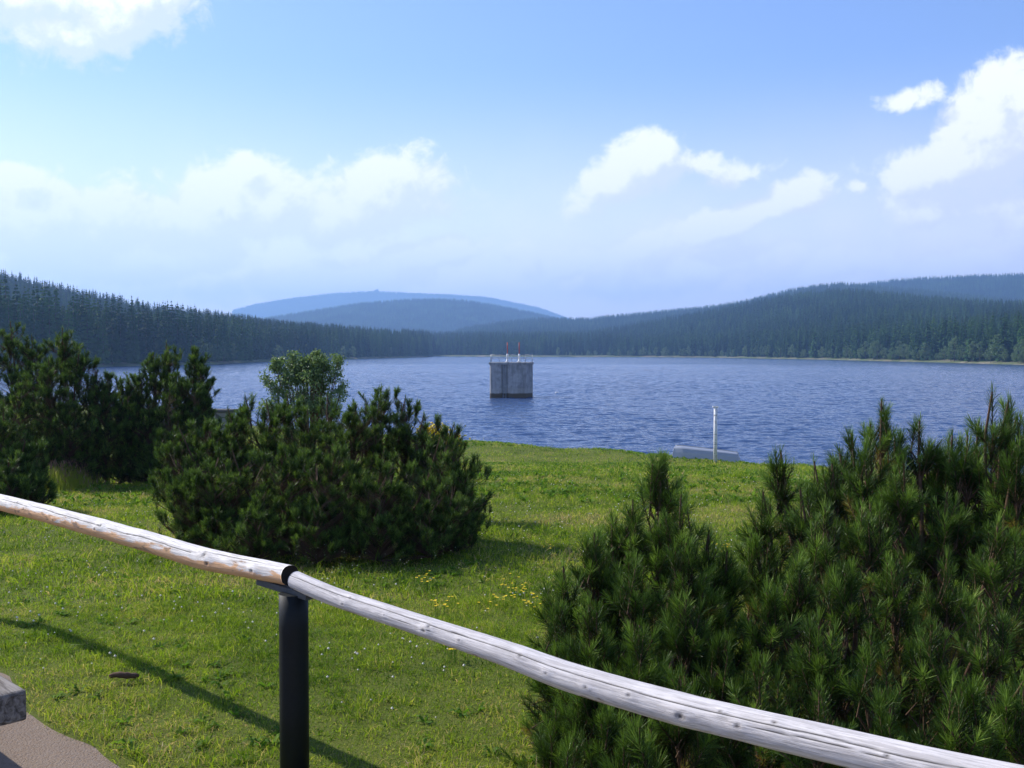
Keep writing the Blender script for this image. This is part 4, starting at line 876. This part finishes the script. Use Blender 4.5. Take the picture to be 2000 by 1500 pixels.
# front rows of the two woods
def row(px0, px1, n_, back, label, group, scf, cape=False):
    res = []
    for i_ in range(n_):
        px = px0 + (px1 - px0) * (i_ + rt.random() * .9) / n_; a_ = pxaz(px); r_ = float(rfar(a_)) + 7 + back * rt.random() ** 1.2
        res.append(put('spruce', SPM[rt.integers(4)], r_ * math.sin(a_), r_ * math.cos(a_), scf(px) * rt.uniform(.72, 1.12), label, 'spruce', group, rt.uniform(.85, 1.15)))
    return res
row(-30, 832, 165, 26, 'dark spruce in the front row of the wood on the left shore', 'spruces along the left shore', lambda p: np.interp(p, [0, 110, 400, 600, 832], [1.3, 1.28, 1.02, .98, .95]))
row(1180, 2030, 125, 24, 'dark spruce in the front row of the wood on the right shore', 'spruces along the right shore', lambda p: np.interp(p, [1180, 1500, 2000], [.95, .95, .98]))
for i_ in range(95):
    px = 1080 + 950 * (i_ + rt.random()) / 95; a_ = pxaz(px); r_ = float(rfar(a_)) + 3 + 5 * rt.random(); big = np.interp(px, [1080, 1500, 2000], [.75, .8, 1.05])
    put('shoreline_tree', BRM[rt.integers(3)], r_ * math.sin(a_), r_ * math.cos(a_), big * rt.choice([.45, .6, .8, 1.0, 1.25]), 'pale green leafy tree at the foot of the wood on the right shore', 'leafy tree', 'leafy trees along the right shore')
for i_ in range(12):
    px = 380 + 90 * rt.random() if i_ < 8 else 500 + 300 * rt.random(); a_ = pxaz(px); r_ = float(rfar(a_)) + 3 + 3 * rt.random()
    put('shoreline_tree', BRM[rt.integers(3)], r_ * math.sin(a_), r_ * math.cos(a_), rt.uniform(.6, 1.1), 'pale green leafy tree among the dark spruces on the left shore', 'leafy tree', 'leafy trees along the left shore')
# the forest behind: one mass, instanced on points
def forest():
    pts = []; sc = []
    def region(a0, a1, r0f, r1, sp, sc0):
        n_ = int(math.radians(a1 - a0) * (r1 ** 2 - 250 ** 2) / 2 / (sp * sp)); a_ = np.radians(rt.uniform(a0, a1, n_)); r_ = np.sqrt(rt.uniform(r0f ** 2, r1 ** 2, n_)); k = r_ > rfar(a_) + 20
        x, y = r_[k] * np.sin(a_[k]), r_[k] * np.cos(a_[k]); z = H(x, y); pts.append(np.stack([x, y, z - .4], 1)); sc.append(sc0 * rt.uniform(.5, 1.15, k.sum()))
    region(-45, -4.2, 300, 1100, 4.6, .95); region(-6, 45, 430, 1650, 5.8, .95); region(-8, 42, 1650, 2500, 9.5, .95); region(10, 40, 2500, 3250, 11, .95)
    region(-20, 10, 2700, 3620, 11, .8); region(-22, 8, 6300, 7300, 20, .7)
    Pn = np.concatenate(pts); Sn = np.concatenate(sc); me = bpy.data.meshes.new('forest'); me.vertices.add(len(Pn)); me.vertices.foreach_set('co', Pn.astype(np.float32).ravel())
    a_ = me.attributes.new('size', 'FLOAT', 'POINT'); a_.data.foreach_set('value', Sn.astype(np.float32))
    o = link('forest', me, [M['spruce'], M['trunk']]); tag(o, 'dense dark conifer forest covering the hills all round the lake', 'forest', kind='stuff')
    g = bpy.data.node_groups.new('forest_trees', 'GeometryNodeTree'); g.interface.new_socket('Geometry', in_out='INPUT', socket_type='NodeSocketGeometry'); g.interface.new_socket('Geometry', in_out='OUTPUT', socket_type='NodeSocketGeometry')
    N = g.nodes; Lk = g.links; gi = N.new('NodeGroupInput'); go = N.new('NodeGroupOutput'); jn = N.new('GeometryNodeGeometryToInstance') if False else N.new('GeometryNodeJoinGeometry')
    seen = set()
    for ob in list(C.objects):
        if ob.name.startswith('spruce') and ob.data in SPM and ob.data.name not in seen:
            seen.add(ob.data.name); oi = N.new('GeometryNodeObjectInfo'); oi.transform_space = 'ORIGINAL'; oi.inputs['Object'].default_value = ob; oi.inputs['As Instance'].default_value = True; Lk.new(oi.outputs['Geometry'], jn.inputs[0])
    ip = N.new('GeometryNodeInstanceOnPoints'); Lk.new(gi.outputs[0], ip.inputs['Points']); Lk.new(jn.outputs[0], ip.inputs['Instance']); ip.inputs['Pick Instance'].default_value = True
    ri = N.new('FunctionNodeRandomValue'); ri.data_type = 'INT'; ri.inputs[4].default_value = 0; ri.inputs[5].default_value = 3; Lk.new(ri.outputs[2], ip.inputs['Instance Index'])
    rr = N.new('FunctionNodeRandomValue'); rr.data_type = 'FLOAT'; rr.inputs[2].default_value = 0; rr.inputs[3].default_value = 6.28; cx = N.new('ShaderNodeCombineXYZ'); Lk.new(rr.outputs[1], cx.inputs[2]); Lk.new(cx.outputs[0], ip.inputs['Rotation'])
    na = N.new('GeometryNodeInputNamedAttribute'); na.data_type = 'FLOAT'; na.inputs[0].default_value = 'size'; Lk.new(na.outputs[0], ip.inputs['Scale']); Lk.new(ip.outputs[0], go.inputs[0])
    md = o.modifiers.new('forest_trees', 'NODES'); md.node_group = g; print('forest points', len(Pn))
forest()

# ------------------------------------------------------------------ haze
m, t = mat('haze_air')
pv = t.add('ShaderNodeVolumePrincipled', None, Color=(.36, .60, 1.0, 1), Density=.00022, Anisotropy=.25)
o_ = t.add('ShaderNodeOutputMaterial'); t.l.new(pv.outputs[0], o_.inputs['Volume']); M['haze'] = m
hz = MB().box((0, 4000 - 1500, 250), (15000, 13000, 508)); ho = hz.build('haze', M['haze']); tag(ho, kind='stuff')
